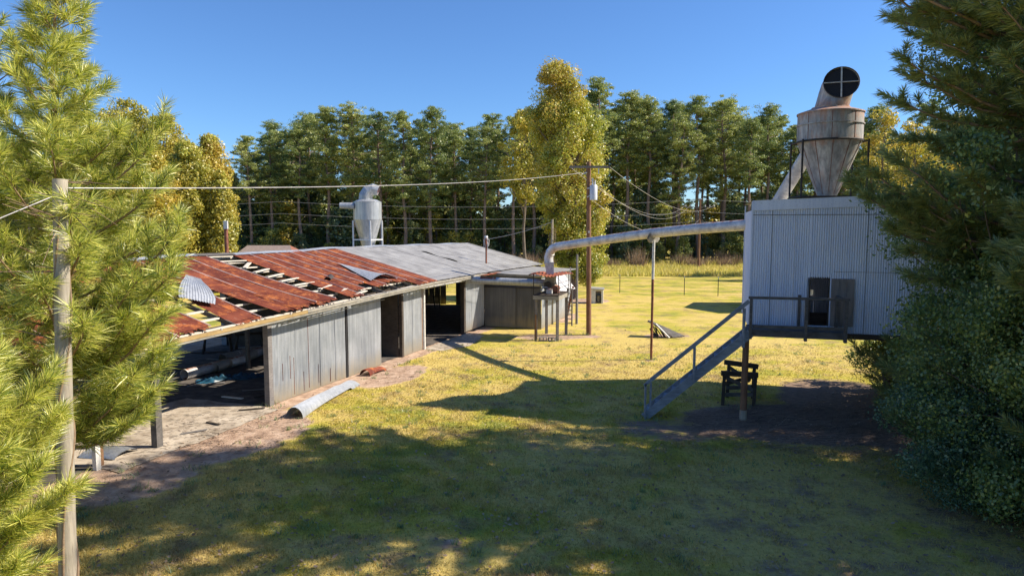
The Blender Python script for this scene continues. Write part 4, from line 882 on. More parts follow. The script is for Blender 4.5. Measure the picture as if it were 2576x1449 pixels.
# leaning broken panel
tp = G(1660, 850); t = thing('broken_panel', tp, 'broken triangular roof panel propped up on the lawn behind the duct support', 'panel')
def W_(u, v, y): return YP(u, v, y)
A_, B_, C_, D_ = YP(1629, 806, 36.6), YP(1690, 848.5, 36.0)*np.array([1, 1, 0])+Z*.03, np.array([*G(1722, 848)[:2], .02]), YP(1632, 812, 37.0)
m = MB(); A2 = YP(1630, 807, 37.3)
m.hexa([YP(1630, 808, 36.2), np.array([*G(1692, 851)[:2], .03]), np.array([*G(1722, 848)[:2], .03]), YP(1633, 807, 36.9)] + [p+Z*.05 for p in (YP(1630, 808, 36.2), np.array([*G(1692, 851)[:2], .03]), np.array([*G(1722, 848)[:2], .03]), YP(1633, 807, 36.9))]); m.build('panel', M['rail_wood'], t)
MB().beam(YP(1650, 815, 36.1), np.array([*G(1684, 852)[:2], .05]), .10, .05).build('trim', M['white_pole'], t)
MB().beam(YP(1629, 808, 36.3), YP(1672, 824, 36.3), .05, .10).build('trim', M['galv_sheet'], t)
for k in range(14):
    u0 = random.uniform(1634, 1668); MB().beam(YP(u0, random.uniform(818, 836), 36.3), np.array([*G(u0+random.uniform(4, 22), 850)[:2], .03]), .05, .03).build('broken_slat', M['dark_wood'], t)
# metal sheets on the ground
def ground_sheet(p, q, wd, hgt, mat, label, curl0=1., curl1=.35, amp=.012):
    p = np.array(p, float); q = np.array(q, float); d = npn(q-p); s_ = np.array([d[1], -d[0], 0]); L_ = np.linalg.norm(q-p)
    def fn(a, b):
        c = curl0+(curl1-curl0)*b; th = math.pi*(.5-a)*1.05*c if c > .05 else 0
        hw = wd/2; x = hw*(math.sin(th)/max(.3, math.sin(min(math.pi/2, math.pi*.525*c)))) ; z = hgt*c*(math.cos(th))+.02
        if c < .6: z = hgt*c*math.cos(math.pi*(a-.5))+.02
        n = amp*math.cos(2*math.pi*a*18)
        return p+d*L_*b+s_*x*(.75+.25*(1-c)+.1*b)+np.array([0, 0, z+n+.02*math.sin(b*6)])
    m = MB(); m.grid(fn, 130, 20, True); return tag(m.build('metal_sheet', M[mat], None, p), label, 'metal sheet')
g0, g1 = G(741, 1052), G(884, 968); ground_sheet(g0, g1, .74, .33, 'galv_sheet', 'long silver corrugated sheet curled into a tunnel on the grass by the barn wall', 1.0, .5)
g0, g1 = G(918, 946), G(958, 930); ground_sheet(g0, g1, .62, .24, 'rust', 'short rusty corrugated sheet curled on the dirt against the barn wall', 1.0, .5)
g0, g1 = G(318, 1148), G(232, 1140); ground_sheet(g0, g1, 1.0, .16, 'galv_sheet', 'silver corrugated sheet lying by the white post under the pine', .9, .9)
# pipes, tarp and sawhorses in the open bay
def fl(u, v, z=0): return G(u, v, z)
r_ = .20
pa = [(464, 957, 612, 917, 0), (540, 940, 640, 903, .0), (612, 913, 672, 890, 0), (560, 916, 640, 894, 0)]
plab = ['nearest pale duct length lying on the floor of the open bay', 'dull duct length lying beside the blue tarp', 'duct length with a white end against the wall of the bay', 'dark duct length lying behind the other ducts in the bay']
for (u0, v0, u1, v1, dz), lab in zip(pa, plab):
    a_, b_ = fl(u0, v0), fl(u1, v1); a_[2] = b_[2] = r_+.03; t = thing('loose_duct', a_*[1, 1, 0], lab, 'duct', 'duct lengths in the open bay')
    m = MB(); m.tube([a_, b_], r_, 18, False); m.tube([a_+(b_-a_)*.02, b_-(b_-a_)*.02], r_-.02, 18, False); m.build('pipe', M['duct'] if lab[0] != 'd' or 'white' in lab else M['galv_wall'], t)
    MB().tube([a_+(b_-a_)*.42, a_+(b_-a_)*.46], r_+.012, 18, False).build('joint_band', M['white_pole'], t)
    MB().tube([a_-npn(b_-a_)*.0, a_+npn(b_-a_)*.04], r_+.010, 18, False).build('joint_band', M['white_pole'], t)
    MB().tube([a_+npn(b_-a_)*.2, a_+npn(b_-a_)*.22], r_-.022, 18, True).build('inner_shadow', M['black'], t) if False else None
tg0, tg1 = fl(492, 962), fl(665, 946); td = npn(tg1-tg0); tn = np.array([-td[1], td[0], 0]); TL = np.linalg.norm(tg1-tg0)
m = MB()
def tf(a, b):
    e = math.sin(math.pi*a)**.5*math.sin(math.pi*b)**.5; h = .20*e*(.55+.45*math.sin(a*23+3*math.sin(b*5))*math.sin(b*7+a*4))+.05*math.sin(a*51+b*17)*e+.02
    return tg0+td*TL*a+tn*((b-.5)*(.7+.22*math.sin(a*11)))+Z*max(.022, h)
m.grid(tf, 90, 24, True); tag(m.build('tarp', M['tarp'], None, tg0), 'crumpled blue tarp on the floor of the open bay', 'tarp')
def sawhorse(c, ang, label):
    c = np.array(c, float); A = np.array([math.cos(ang), math.sin(ang), 0]); B = np.array([-A[1], A[0], 0]); t = thing('sawhorse', c, label, 'sawhorse')
    MB().beam(c-A*.65+Z*.78, c+A*.65+Z*.78, .09, .13).build('beam', M['dark_wood'], t)
    for sa in (-1, 1):
        for sb in (-1, 1): MB().beam(c+A*sa*.5+Z*.78, c+A*sa*.62+B*sb*.36, .06, .08).build('leg', M['dark_wood'], t)
for k, (u_, v_, L__, an, mt, lab) in enumerate(((470, 975, 1.3, .5, 'wood_grey', 'grey board lying nearest the brown bay post'), (560, 1000, .9, -.4, 'wood_pale', 'pale broken board on the sunlit slab of the open bay'), (610, 985, 1.1, .2, 'wood_grey', 'grey board lying in front of the blue tarp'), (640, 1003, .7, .9, 'dark_wood', 'short dark board by the corner post of the bay'), (440, 930, 1.5, .1, 'wood_brown', 'brown plank lying left of the loose ducts'), (520, 905, 1.2, -.3, 'wood_grey', 'grey plank lying behind the nearest loose duct'), (590, 878, 1.4, .3, 'wood_pale', 'pale plank at the back of the open bay'), (480, 890, 1.6, .2, 'dark_wood', 'long dark plank near the back of the bay'), (600, 1035, .8, .3, 'dark_wood', 'dark stick on the bare dirt before the bay'), (520, 1065, .6, -.5, 'dark_wood', 'short dark stick on the tan dirt left of the curled sheet'), (455, 1095, .7, .6, 'wood_grey', 'grey splintered board on the tan dirt near the pine'))):
    p_ = G(u_, v_); d_ = np.array([math.cos(an), math.sin(an), 0]); tag(MB().beam(p_+Z*.045, p_+d_*L__+Z*.06, .13 if L__ > .85 else .06, .03).build('plank', M[mt], None, p_), lab, 'plank', 'loose boards in and around the bay')
sawhorse(G(548, 886), .3, 'dark sawhorse standing behind the loose ducts in the open bay'); sawhorse(G(628, 880), .5, 'dark sawhorse half hidden by the corner post of the bay')
wc = BP(14.0, -1.8, 0); t = thing('wire_crate', wc, 'pale square wire crate in the dark doorway', 'crate')
m = MB()
for z in (.65, 1.25):
    for p, q in (((-.35, 0), (.35, 0)), ((.35, 0), (.35, .5)), ((.35, .5), (-.35, .5)), ((-.35, .5), (-.35, 0))): m.tube([wc+np.array([p[0], p[1], z]), wc+np.array([q[0], q[1], z])], .02, 5)
for x_, y_ in ((-.35, 0), (.35, 0), (.35, .5), (-.35, .5)): m.tube([wc+np.array([x_, y_, 0]), wc+np.array([x_, y_, 1.25])], .02, 5)
m.build('frame', M['iron'], t)
wcl = BP(25.5, -6.3, 0); ladder('ladder', wcl, wcl+np.array([-.35, .25, 2.6]), (1, -.3, 0), .4, 8, 'rail_wood', 'ladder silhouetted against the bright opening inside the doorway')
# little house and hidden store
hb = np.array([(660-1288)/FPX*62, 62, 0]); t = thing('small_house', hb, 'small house with a brown gabled roof beyond the barn', 'house')
hz0, hz1 = YP(650, 641, 62)[2], YP(650, 617, 64)[2]
xl, xr = YP(585, 640, 62)[0], YP(742, 640, 62)[0]
m = MB(); m.add([(xl, 60, hz0-.6), (xr+.6, 60, hz0-.6), (xr-.9, 63.5, hz1), (xl+.8, 63.5, hz1)], [(0, 1, 2, 3)]); m.add([(xl, 67, hz0-.6), (xr+.6, 67, hz0-.6), (xr-.9, 63.5, hz1), (xl+.8, 63.5, hz1)], [(0, 3, 2, 1)]); m.build('roof', M['roof_brown'], t)
m = MB(); m.add([(xl, 60, hz0-.6), (xl+.8, 63.5, hz1), (xl, 67, hz0-.6)], [(0, 1, 2)]); m.add([(xr+.6, 60, hz0-.6), (xr-.9, 63.5, hz1), (xr+.6, 67, hz0-.6)], [(0, 2, 1)]); m.build('gable', M['brick'], t)
m = MB(); m.box(((xl+xr)/2, 63.5, (hz0-.6)/2), (xr-xl-.6, 6.2, hz0-.62)); m.build('wall', M['brick'], t)
hs = np.array([21.0, 49.5, 0]); t = thing('store_shed', hs, 'plain metal store shed mostly hidden behind the raised shed', 'shed')
m = MB()
for p, q, nn in (((18.5, 46.5), (25.3, 46.5), (0, -1, 0)), ((18.5, 46.5), (18.5, 52.5), (-1, 0, 0)), ((25.3, 46.5), (25.3, 52.5), (1, 0, 0)), ((18.5, 52.5), (25.3, 52.5), (0, 1, 0))): m.corr((*p, 0), (*q, 0), 0, 3.4, nn, nv=1)
m.build('wall', M['galv_wall'], t); m = MB(); m.add([(18.2, 46.2, 3.3), (25.6, 46.2, 3.3), (25.6, 49.5, 4.6), (18.2, 49.5, 4.6), (18.2, 52.8, 3.3), (25.6, 52.8, 3.3)], [(0, 1, 2, 3), (3, 2, 5, 4)]); m.add([(18.5, 46.5, 3.3), (18.5, 49.5, 4.55), (18.5, 52.5, 3.3)], [(0, 1, 2)]); m.build('roof', M['galv_roof'], t)
# ------------------------------------------------------------------ foliage builders
def unit(n):
    v = rng.normal(size=(n, 3)); return v/np.linalg.norm(v, axis=1, keepdims=True)
def leaf_quads(P, N, size, jitter=.8, asp=.75):   # centres, preferred normals
    n = len(P); nn = N+unit(n)*jitter; nn /= np.linalg.norm(nn, axis=1, keepdims=True)
    t = np.cross(nn, unit(n)); t /= np.linalg.norm(t, axis=1, keepdims=True); b = np.cross(nn, t)
    sz = size*rng.uniform(.65, 1.3, (n, 1)); h = t*sz*.5; k = b*sz*.5*asp
    return np.stack([P-h, P+k*.9+h*.05, P+h, P-k*.9+h*.05], 1)
def clumps(C, Rr, per, size, flat=.8, jitter=.9, shell=.55, asp=.75):
    C = np.asarray(C); n = len(C)*per; c = np.repeat(C, per, 0); r = np.repeat(np.asarray(Rr), per)[:, None]
    d = unit(n); rad = rng.uniform(shell, 1, (n, 1))**.7; off = d*rad*r*rng.uniform(.75, 1.15, (n, 1)); off[:, 2] *= flat
    return leaf_quads(c+off, d*np.array([1, 1, 1.2]), size*np.repeat(rng.uniform(.8, 1.2, n//per), per)[:, None], jitter, asp)
def soup_obj(name, arrs, mat, parent=None, base=None):
    P = np.concatenate(arrs) if isinstance(arrs, list) else arrs
    if base is not None: P = P-np.array(base)
    me = poly_soup(name, P); me.materials.append(M[mat]); return link(name, me, parent, base)
def limb(m, p, q, r0, r1, bend=.12, n=5, seg=7):
    p = np.array(p, float); q = np.array(q, float); L_ = np.linalg.norm(q-p); k = unit(1)[0]*bend*L_
    pts = [p+(q-p)*i/n + k*math.sin(math.pi*i/n)*.5 for i in range(n+1)]
    m.tube(pts, [r0+(r1-r0)*i/n for i in range(n+1)], seg, False); return pts
def broadleaf(base, h, prof, ncl, cr, per, size, mat, bark, label, trunk_r=.2, name='broadleaf_tree', lean=(0, 0), flat=.85, group=None, mat2=None, zsplit=None, depth=1.0, z_lo=None, bias=1.0):
    """prof: list of (z, xmin, xmax) envelope in metres round the trunk"""
    base = np.array(base, float); t = thing(name, base, label, 'tree', group)
    zs = [p[0] for p in prof]; m = MB(); pts = []
    C = []; Rr = []
    k = 0
    while len(C) < ncl and k < ncl*40:
        k += 1; z = rng.uniform(zs[0], zs[-1])
        if zsplit is not None and z > zsplit and rng.uniform() < .3: continue
        a, b = np.interp(z, zs, [p[1] for p in prof]), np.interp(z, zs, [p[2] for p in prof])
        cx, w_ = (a+b)/2, (b-a)/2; r = rng.uniform(*cr)*min(1, .35+w_/2.2)*(1 if rng.uniform() < .85 else .7); ang = rng.uniform(0, 6.283); rr = math.sqrt(rng.uniform(.12**bias, 1))*max(.05, w_-r*.75)*rng.uniform(.85, 1.10)
        C.append([cx+rr*math.cos(ang), rr*math.sin(ang)*depth, z]); Rr.append(r)
    C = np.array(C)+base; Rr = np.array(Rr)
    tp = base+np.array([lean[0], lean[1], h*.93]); n = 8
    tr = [base+(tp-base)*i/n+np.array([.12*math.sin(i*1.7), .1*math.cos(i*2.1), 0])*(i > 0) for i in range(n+1)]
    m.tube(tr, [trunk_r*(1.25 if i == 0 else 1)*(1-.85*i/n) for i in range(n+1)], 10)
    for j in range(0, len(C), 2):
        z = (C[j][2]-base[2])*.72; f = min(.95, max(.08, z/(h*.93))); i0 = int(f*n); p = tr[i0]+(tr[min(i0+1, n)]-tr[i0])*(f*n-i0)
        limb(m, p, C[j], max(.02, trunk_r*.35*(1-f)), .012, .15, 4, 5)
    m.build('trunk', M[bark], t)
    if mat2 is None: soup_obj('crown', clumps(C, Rr, per, size, flat), mat, t)
    else:
        hi = C[:, 2] > zsplit+rng.normal(size=len(C))*.8
        soup_obj('crown', clumps(C[~hi], Rr[~hi], per, size, flat), mat, t); soup_obj('crown_top', clumps(C[hi], Rr[hi], per, size, flat), mat2, t)
    return t
# yellow-green tree by the crossarm pole
k_ = 55.6/FPX
ub = lambda u: (u-1437)*k_
prof = [(1.6, ub(1450), ub(1520)), (3.0, ub(1385), ub(1527)), (5.5, ub(1365), ub(1536)), (8.5, ub(1338), ub(1538)), (11.5, ub(1300), ub(1536)), (14, ub(1300), ub(1520)), (15.8, ub(1312), ub(1492)), (16.6, ub(1330), ub(1474)), (17.6, ub(1342), ub(1470)), (18.2, ub(1350), ub(1440)), (18.6, ub(1358), ub(1420))]
broadleaf((4.85, 55.6, 0), 18.4, prof, 340, (.5, 1.15), 300, .165, 'sweetgum', 'bark_grey', 'tall yellow-green autumn tree with a rusty top behind the crossarm pole', .42, 'sweetgum_tree', mat2='sweetgum_top', zsplit=15.2, flat=.95, bias=1.6)
kk = 66/FPX
broadleaf((1.2, 66, 0), 16, [(8.5, -1.2, 2.2), (10, -2.6, 3.0), (12.5, -3.2, 3.6), (14.5, -2.8, 3.3), (15.8, -1.8, 2.4), (16.6, -.9, 1.0)], 80, (.5, 1.0), 130, .24, 'autumn', 'bark_grey', 'orange-tinged crown on a bare trunk just left of the tall yellow-green tree', .2, 'broadleaf_tree', mat2='sweetgum_top', zsplit=13.5)
# golden trees at the left, beyond the barn
gold = [ # u, y, half-width px, top v, label
 (235, 60, 120, 285, 'golden tree farthest left, half hidden by the pine tips'), (335, 66, 95, 258, 'tallest golden tree of the row at the left, rusty at its top'), (425, 64, 90, 300, 'golden tree in the middle of the golden row'),
 (480, 57, 85, 372, 'bushy golden tree low in front of the row, right of the pine'), (535, 60, 68, 352, 'golden tree at the right end of the golden row'), (390, 54, 105, 400, 'low broad golden tree in front of the golden row'), (560, 57, 42, 440, 'small golden tree beside the metal post')]
for (u, y, hw, vt, lab) in gold:
    x = (u-1288)/FPX*y; H_ = CAMH+(565-vt)/FPX*y; k = y/FPX*hw
    prof = [(.8, -k*.7, k*.7), (H_*.3, -k, k*1.0), (H_*.6, -k, k), (H_*.8, -k*.85, k*.85), (H_*.92, -k*.62, k*.60), (H_, -k*.3, k*.3)]
    broadleaf((x, y, 0), H_*.95, prof, 210, (.45, 1.15), 230, .19, 'autumn', 'bark_grey', lab, .25, 'broadleaf_tree', mat2='sweetgum_top', zsplit=H_*.90, bias=1.4)
# ---- far pines: prototypes then copies
def far_pine(idx, h, cw, open_):
    t = thing('pine_tree', (0, 0, 0), '', 'tree', 'tall pines of the far treeline')
    m = MB(); n = 9; lean = rng.normal(size=2)*.35
    tr = [np.array([lean[0]*(i/n)**2+.12*math.sin(i+idx), lean[1]*(i/n)**2+.12*math.cos(i*1.3+idx), h*.96*i/n]) for i in range(n+1)]
    m.tube(tr, [.31*(1-.78*i/n) for i in range(n+1)], 7)
    C = []; Rr = []; z = h*(.36+.20*open_)
    while z < h*.985:
        f = max(0, (z/h-.36)/.64); rad = cw*rng.uniform(.7, 1.12)*(.55+.45*math.sin(math.pi*min(1, .25+.62*f)))*(1.0 if f < .8 else 1.0-(f-.8)*3.2)
        for _ in range(2 if f < .25 else 3):
            a = rng.uniform(0, 6.283); L_ = rad*rng.uniform(.55, 1.05); ti = z/(h*.96)*n; i0 = min(n-1, int(ti)); p = tr[i0]+(tr[i0+1]-tr[i0])*(ti-i0)
            q = p+np.array([math.cos(a)*L_, math.sin(a)*L_, L_*.30]); limb(m, p, q, .06, .02, .12, 3, 4)
            for f2 in (.55, .8, 1.0):
                
                for _k in range(2):
                    if rng.uniform() < .75: C.append(p+(q-p)*f2+rng.normal(size=3)*np.array([.45, .45, .25])); Rr.append(rng.uniform(.35, .75)*(.8+.3*f2))
        z += h*.026
    for _ in range(6): C.append(tr[-1]+np.array([rng.normal()*.6, rng.normal()*.6, rng.uniform(-1.0, .4)])); Rr.append(rng.uniform(.5, .9))
    for _ in range(5):
        a = rng.uniform(0, 6.283); z = h*rng.uniform(.15, .42); i0 = int(z/(h*.96)*n); p = tr[i0]; limb(m, p, p+np.array([math.cos(a)*1.3, math.sin(a)*1.3, .4]), .03, .01, .1, 3, 4)
    m.build('trunk', M['bark_pine'], t); soup_obj('crown', clumps(C, Rr, 74, .215, .50, .8, .2, .5), 'far_pine', t)
    return t
PROT = [far_pine(i, 21.5, (2.5, 2.9, 2.3, 3.1, 3.5, 2.0, 2.7, 2.3, 3.3)[i], (0, .5, 1, .2, .7, .9, .05, .6, .35)[i]) for i in range(9)]
def bushy(idx, h, wd, mat, z0=0.06, ncl=46, per=90, sz=.30):
    t = thing('understory_tree', (0, 0, 0), '', 'tree', 'low trees under the far pines'); m = MB(); m.tube([(0, 0, 0), (.15, .1, h*.5), (0, .1, h*.9)], [.12, .08, .03], 6)
    C = []; Rr = []
    for _ in range(ncl):
        z = h*rng.uniform(z0, .95); w_ = wd*math.sin(math.pi*min(1, .18+.80*z/h))**.6; a = rng.uniform(0, 6.283); rr = w_*rng.uniform(.2, .9); C.append([rr*math.cos(a), rr*math.sin(a), z]); Rr.append(rng.uniform(.6, 1.1))
    for j in range(0, ncl, 3): limb(m, (0, 0, C[j][2]*.6), C[j], .04, .01, .1, 3, 4)
    m.build('trunk', M['bark_grey'], t); soup_obj('crown', clumps(C, Rr, per, sz, .85), mat, t); return t
UND = [bushy(0, 8, 2.6, 'understory'), bushy(1, 9.5, 2.3, 'under_blue'), bushy(2, 6, 2.4, 'under_blue'), bushy(3, 11, 2.5, 'understory', .12), bushy(4, 9, 2.4, 'autumn', .1, 30, 70)]
# skyline of the treeline: (u, v of the tree top)
SKY = [(-150, 250), (100, 330), (240, 330), (420, 372), (560, 352), (620, 375), (650, 330), (700, 290), (760, 280), (800, 266), (860, 275), (930, 292), (1000, 300), (1060, 285), (1120, 270), (1200, 280), (1280, 262), (1400, 262), (1500, 220), (1560, 232), (1640, 240), (1700, 246), (1760, 232), (1820, 212), (1860, 222), (1900, 240), (1960, 258), (2020, 250), (2080, 275), (2160, 290), (2240, 285), (2400, 270), (2750, 250)]
first = {}
def put(proto, x, y, hgt, base_h, label, wide=1.0):
    sc_ = hgt/base_h; s3 = (sc_*wide, sc_*wide, sc_)
    if proto.name not in first:
        first[proto.name] = 1; proto.location = (x, y, 0); proto.rotation_euler = (0, 0, rng.uniform(0, 6.28)); proto.scale = s3; proto['label'] = label; return proto
    return copy_thing(proto, (x, y, 0), rng.uniform(0, 6.28), s3, label)
PL = 'tall slender pine with a bare trunk and clumped dark green crown in the far treeline'
UL = 'low leafy tree filling in beneath the far pines'
u = -150
while u < 2800:
    y = rng.uniform(99, 104); x = (u-1288)/FPX*y; vt = np.interp(u, [a for a, _ in SKY], [b for _, b in SKY])+rng.choice([rng.uniform(-26, 6), rng.uniform(0, 40), rng.uniform(40, 85)])
    put(PROT[rng.integers(9)], x, y, CAMH+(565-vt)/FPX*y, 21.5, PL); u += rng.uniform(48, 72)
for row, (y0, y1, st) in enumerate(((107, 113, 60), (117, 125, 75), (130, 140, 90))):
    u = -160
    while u < 2800:
        y = rng.uniform(y0, y1); x = (u-1288)/FPX*y; vt = np.interp(u, [a for a, _ in SKY], [b for _, b in SKY])+rng.uniform(15, 95)
        put(PROT[rng.integers(9)], x, y, CAMH+(565-vt)/FPX*y, 21.5, PL); u += rng.uniform(.7, 1.3)*st
for (y0, y1, st, h0, h1) in ((98, 101, 60, 2.5, 6.5), (104, 109, 58, 5, 12), (114, 120, 52, 9, 16), (128, 136, 60, 9, 15)):
    u = -160
    while u < 2800:
        y = rng.uniform(y0, y1); x = (u-1288)/FPX*y; k = rng.choice([0, 1, 2, 3, 4], p=[.28, .20, .17, .20, .15]); hh = rng.uniform(h0, h1)
        put(UND[k], x, y, hh, (8, 9.5, 6, 11, 9)[k], UL, 1.15); u += rng.uniform(.6, 1.3)*st
# golden-brown trees right of the big cyclone
for (u, y, vt, lab) in ((2210, 80, 285, 'tan autumn tree right behind the big cyclone'), (2290, 74, 305, 'tan autumn tree seen between cyclone and dark tree'), (2400, 84, 300, 'pale autumn tree glimpsed through the dark crown')):
    x = (u-1288)/FPX*y; H_ = CAMH+(565-vt)/FPX*y; k = 3.2
    broadleaf((x, y, 0), H_, [(1.5, -k*.6, k*.6), (H_*.4, -k, k), (H_*.75, -k*.9, k*.9), (H_, -k*.4, k*.4)], 70, (.7, 1.2), 90, .28, 'autumn', 'bark_grey', lab, .2)
# weeds along the treeline and standing meadow grass
def tufts(n, x0, x1, y0, y1, h0, h1, wd, lean=.35, near_dense=False):
    x = rng.uniform(x0, x1, n); y = rng.uniform(y0, y1, n); B = np.stack([x, y, np.zeros(n)], 1)
    a = rng.uniform(0, 6.283, n); w_ = np.stack([np.cos(a), np.sin(a), np.zeros(n)], 1)*wd/2*rng.uniform(.6, 1.4, (n, 1))
    h = rng.uniform(h0, h1, n); T = B+np.stack([rng.normal(size=n)*lean*h, rng.normal(size=n)*lean*h, h], 1)
    return np.stack([B-w_, B+w_, T], 1)
tag(soup_obj('tall_grass', [tufts(70000, -60, 75, 79, 97, .2, .75, .12), tufts(7000, -60, 75, 95, 98, .5, 1.4, .10)], 'tallgrass'), 'uncut yellow-green grass between the fence and the treeline', 'grass', kind='stuff')
tag(soup_obj('brush', [np.concatenate([tufts(230, cx-1.1, cx+1.1, yy, yy+1.4, .8, hh, .09, .28) for cx, yy, hh in [(rng.uniform(-55, 70), rng.uniform(94, 98), rng.uniform(1.4, 3.6)) for _ in range(60)]])], 'drybrush'), 'dry reddish brush along the foot of the treeline', 'brush', kind='stuff')

# ------------------------------------------------------------------ near pines
def needle_tris(P, D, n_per, L0, L1, wd, spread, along_):
    """P: twig tips, D: twig dirs, needles leave the last `along_` metres of the twig"""
    k = len(P)*n_per; p = np.repeat(P, n_per, 0); d = np.repeat(D, n_per, 0); f = rng.uniform(0, 1, (k, 1)); p = p-d*f*np.repeat(along_, n_per)[:, None]
    r = unit(k); r -= d*np.sum(r*d, 1, keepdims=True); r /= np.linalg.norm(r, axis=1, keepdims=True)+1e-9
    s_ = rng.uniform(spread*.5, spread*1.25, (k, 1))*(.65+.5*f); q = d+r*s_; q /= np.linalg.norm(q, axis=1, keepdims=True); q[:, 2] -= .10; 
    L_ = rng.uniform(L0, L1, (k, 1)); w_ = np.cross(q, unit(k)); w_ /= np.linalg.norm(w_, axis=1, keepdims=True)
    droop = np.array([0, 0, -1.])*.012
    return np.stack([p-w_*wd/2, p+w_*wd/2, p+q*L_*.6+w_*wd*.42+droop*0, p+q*L_+droop, p+q*L_*.6-w_*wd*.42], 1)
def near_pine(base, h, prof, whorl, nb, twigs, n_per, label, name='pine_tree', mat='needle_near', r0=.12, L=(.18, .30), wd=.013, lean=(0, 0), up=.35, zmin=.6, keep=None, group=None, spread=.75, vary=(.72, 1.12), extra=()):
    """prof: (z, branch length); keep(p): optional test on the tip"""
    base = np.array(base, float); t = thing(name, base, label, 'tree', group); m = MB(); n = 10
    tr = [base+np.array([lean[0]*i/n+.05*math.sin(i*1.4), lean[1]*i/n+.05*math.cos(i*1.9), h*i/n]) for i in range(n+1)]
    m.tube(tr, [r0*(1-.9*i/n) for i in range(n+1)], 9)
    TP, TD, TA = [], [], []
    z = zmin
    jobs = [(float(zz), np.array(tt, float)) for zz, tt in extra]
    while z < h or jobs:
        xt = None
        if jobs: zz_, xt = jobs.pop(); z_keep = z; z = zz_
        f = z/h; i0 = min(n-1, int(f*n)); p0 = tr[i0]+(tr[i0+1]-tr[i0])*(f*n-i0); BL = float(np.interp(z, [a for a, _ in prof], [b for _, b in prof])); a0 = rng.uniform(0, 6.28)
        for j in range(1 if xt is not None else nb):
            a = a0+j*6.283/nb+rng.normal()*.25; l_ = BL*rng.uniform(*vary); e = up*(.5+.9*f)+rng.normal()*.08
            d = np.array([math.cos(a), math.sin(a), e]); tip = p0+npn(d)*l_
            if xt is not None: tip = xt; l_ = float(np.linalg.norm(tip-p0))
            elif keep is not None and not keep(tip): continue
            ns = 7; pts = [p0+(tip-p0)*k/ns + Z*(l_*.16*((k/ns)**2.2)-.05*l_*math.sin(math.pi*k/ns)) + np.array([math.sin(k*1.9+a)*.03, math.cos(k*2.3+a)*.03, 0])*l_*.5 for k in range(ns+1)]
            rb = max(.010, .020*l_**.8); m.tube(pts, [rb*(1-.8*k/ns) for k in range(ns+1)], 5, False)
            nt_ = max(3, int(twigs*l_))
            for k in range(nt_):
                g = (.22+.78*(k+rng.uniform(0, 1))/nt_); i1 = min(ns-1, int(g*ns)); p = pts[i1]+(pts[i1+1]-pts[i1])*(g*ns-i1); bd = npn(pts[i1+1]-pts[i1])
                sd_ = npn(np.cross(bd, Z))*(1 if k % 2 else -1); td_ = npn(bd*rng.uniform(.5, 1.1)+sd_*rng.uniform(.3, 1.0)+Z*rng.uniform(.0, .65)+unit(1)[0]*.2); tl = rng.uniform(.22, .50)*(1.25-.55*g)*min(1.2, .5+l_*.3)
                q = p+td_*tl; m.tube([p, q], [.006, .004], 4, False); TP.append(q); TD.append(td_); TA.append(min(tl, .30)*1.0)
            TP.append(pts[-1]); TD.append(npn(pts[-1]-pts[-2]+Z*.1)); TA.append(.35)
        if xt is not None: z = z_keep; continue
        z += whorl*rng.uniform(.8, 1.2)
    TP.append(tr[-1]); TD.append(Z); TA.append(.4)
    m.build('trunk', M['twig' if mat == 'needle_near' else 'bark_pine'], t)
    soup_obj('needles', needle_tris(np.array(TP), np.array(TD), n_per, L[0], L[1], wd, spread, np.array(TA)), mat, t); return t
near_pine((-9.3, 13.7, 0), 11.0, [(1.4, .8), (2.0, 1.8), (2.8, 2.1), (4, 2.4), (5.2, 2.2), (6.0, 1.8), (7.2, 1.15), (8.8, .85), (10.8, .4)], .42, 6, 5.0, 74, 'big sunlit yellow-green pine behind the old vine-wrapped pole', r0=.13, lean=(.45, 0), up=.5, spread=1.0, wd=.009, L=(.22, .38), vary=(.5, 1.2), zmin=1.5, extra=[(zz_, YP(u_, v_, y_)) for zz_, u_, v_, y_ in ((4.0, 448, 650, 12.9), (3.8, 440, 735, 12.6), (3.5, 430, 770, 12.3), (3.0, 425, 855, 12.5), (2.8, 400, 880, 12.1), (2.3, 412, 980, 12.9), (1.6, 375, 1085, 12.8), (1.5, 330, 1110, 12.6), (2.1, 300, 1000, 12.3), (3.0, 330, 860, 12.0), (3.6, 350, 780, 12.0), (4.2, 445, 690, 13.2), (3.4, 430, 800, 13.0), (2.6, 405, 940, 12.8), (1.9, 398, 1035, 12.8), (2.8, 330, 900, 12.4), (1.7, 300, 1050, 12.3), (2.0, 350, 1000, 12.2), (5.0, 455, 610, 13.2), (5.6, 425, 500, 13.2), (6.6, 420, 345, 13.6), (6.3, 395, 400, 13.4), (7.0, 300, 372, 13.2), (8.2, 230, 250, 13.4), (5.0, 205, 700, 10.9), (3.4, 215, 900, 10.8), (5.6, 190, 600, 11.0), (4.2, 110, 800, 10.8))])
near_pine((-7.35, 8.6, 0), 4.3, [(.5, 1.0), (1.6, 1.45), (2.8, 1.4), (3.7, .9), (4.3, .4)], .32, 6, 7.0, 110, 'young bright green pine in the lower left foreground', r0=.07, up=.6, wd=.0075, L=(.2, .34), spread=1.0, vary=(.6, 1.15))
near_pine((-11.8, 13.4, 0), 12, [(1, 2.4), (5, 2.6), (8, 2.1), (11, 1.4), (12, .5)], .5, 6, 4.5, 46, 'tall pine at the far left edge of the frame', r0=.14)
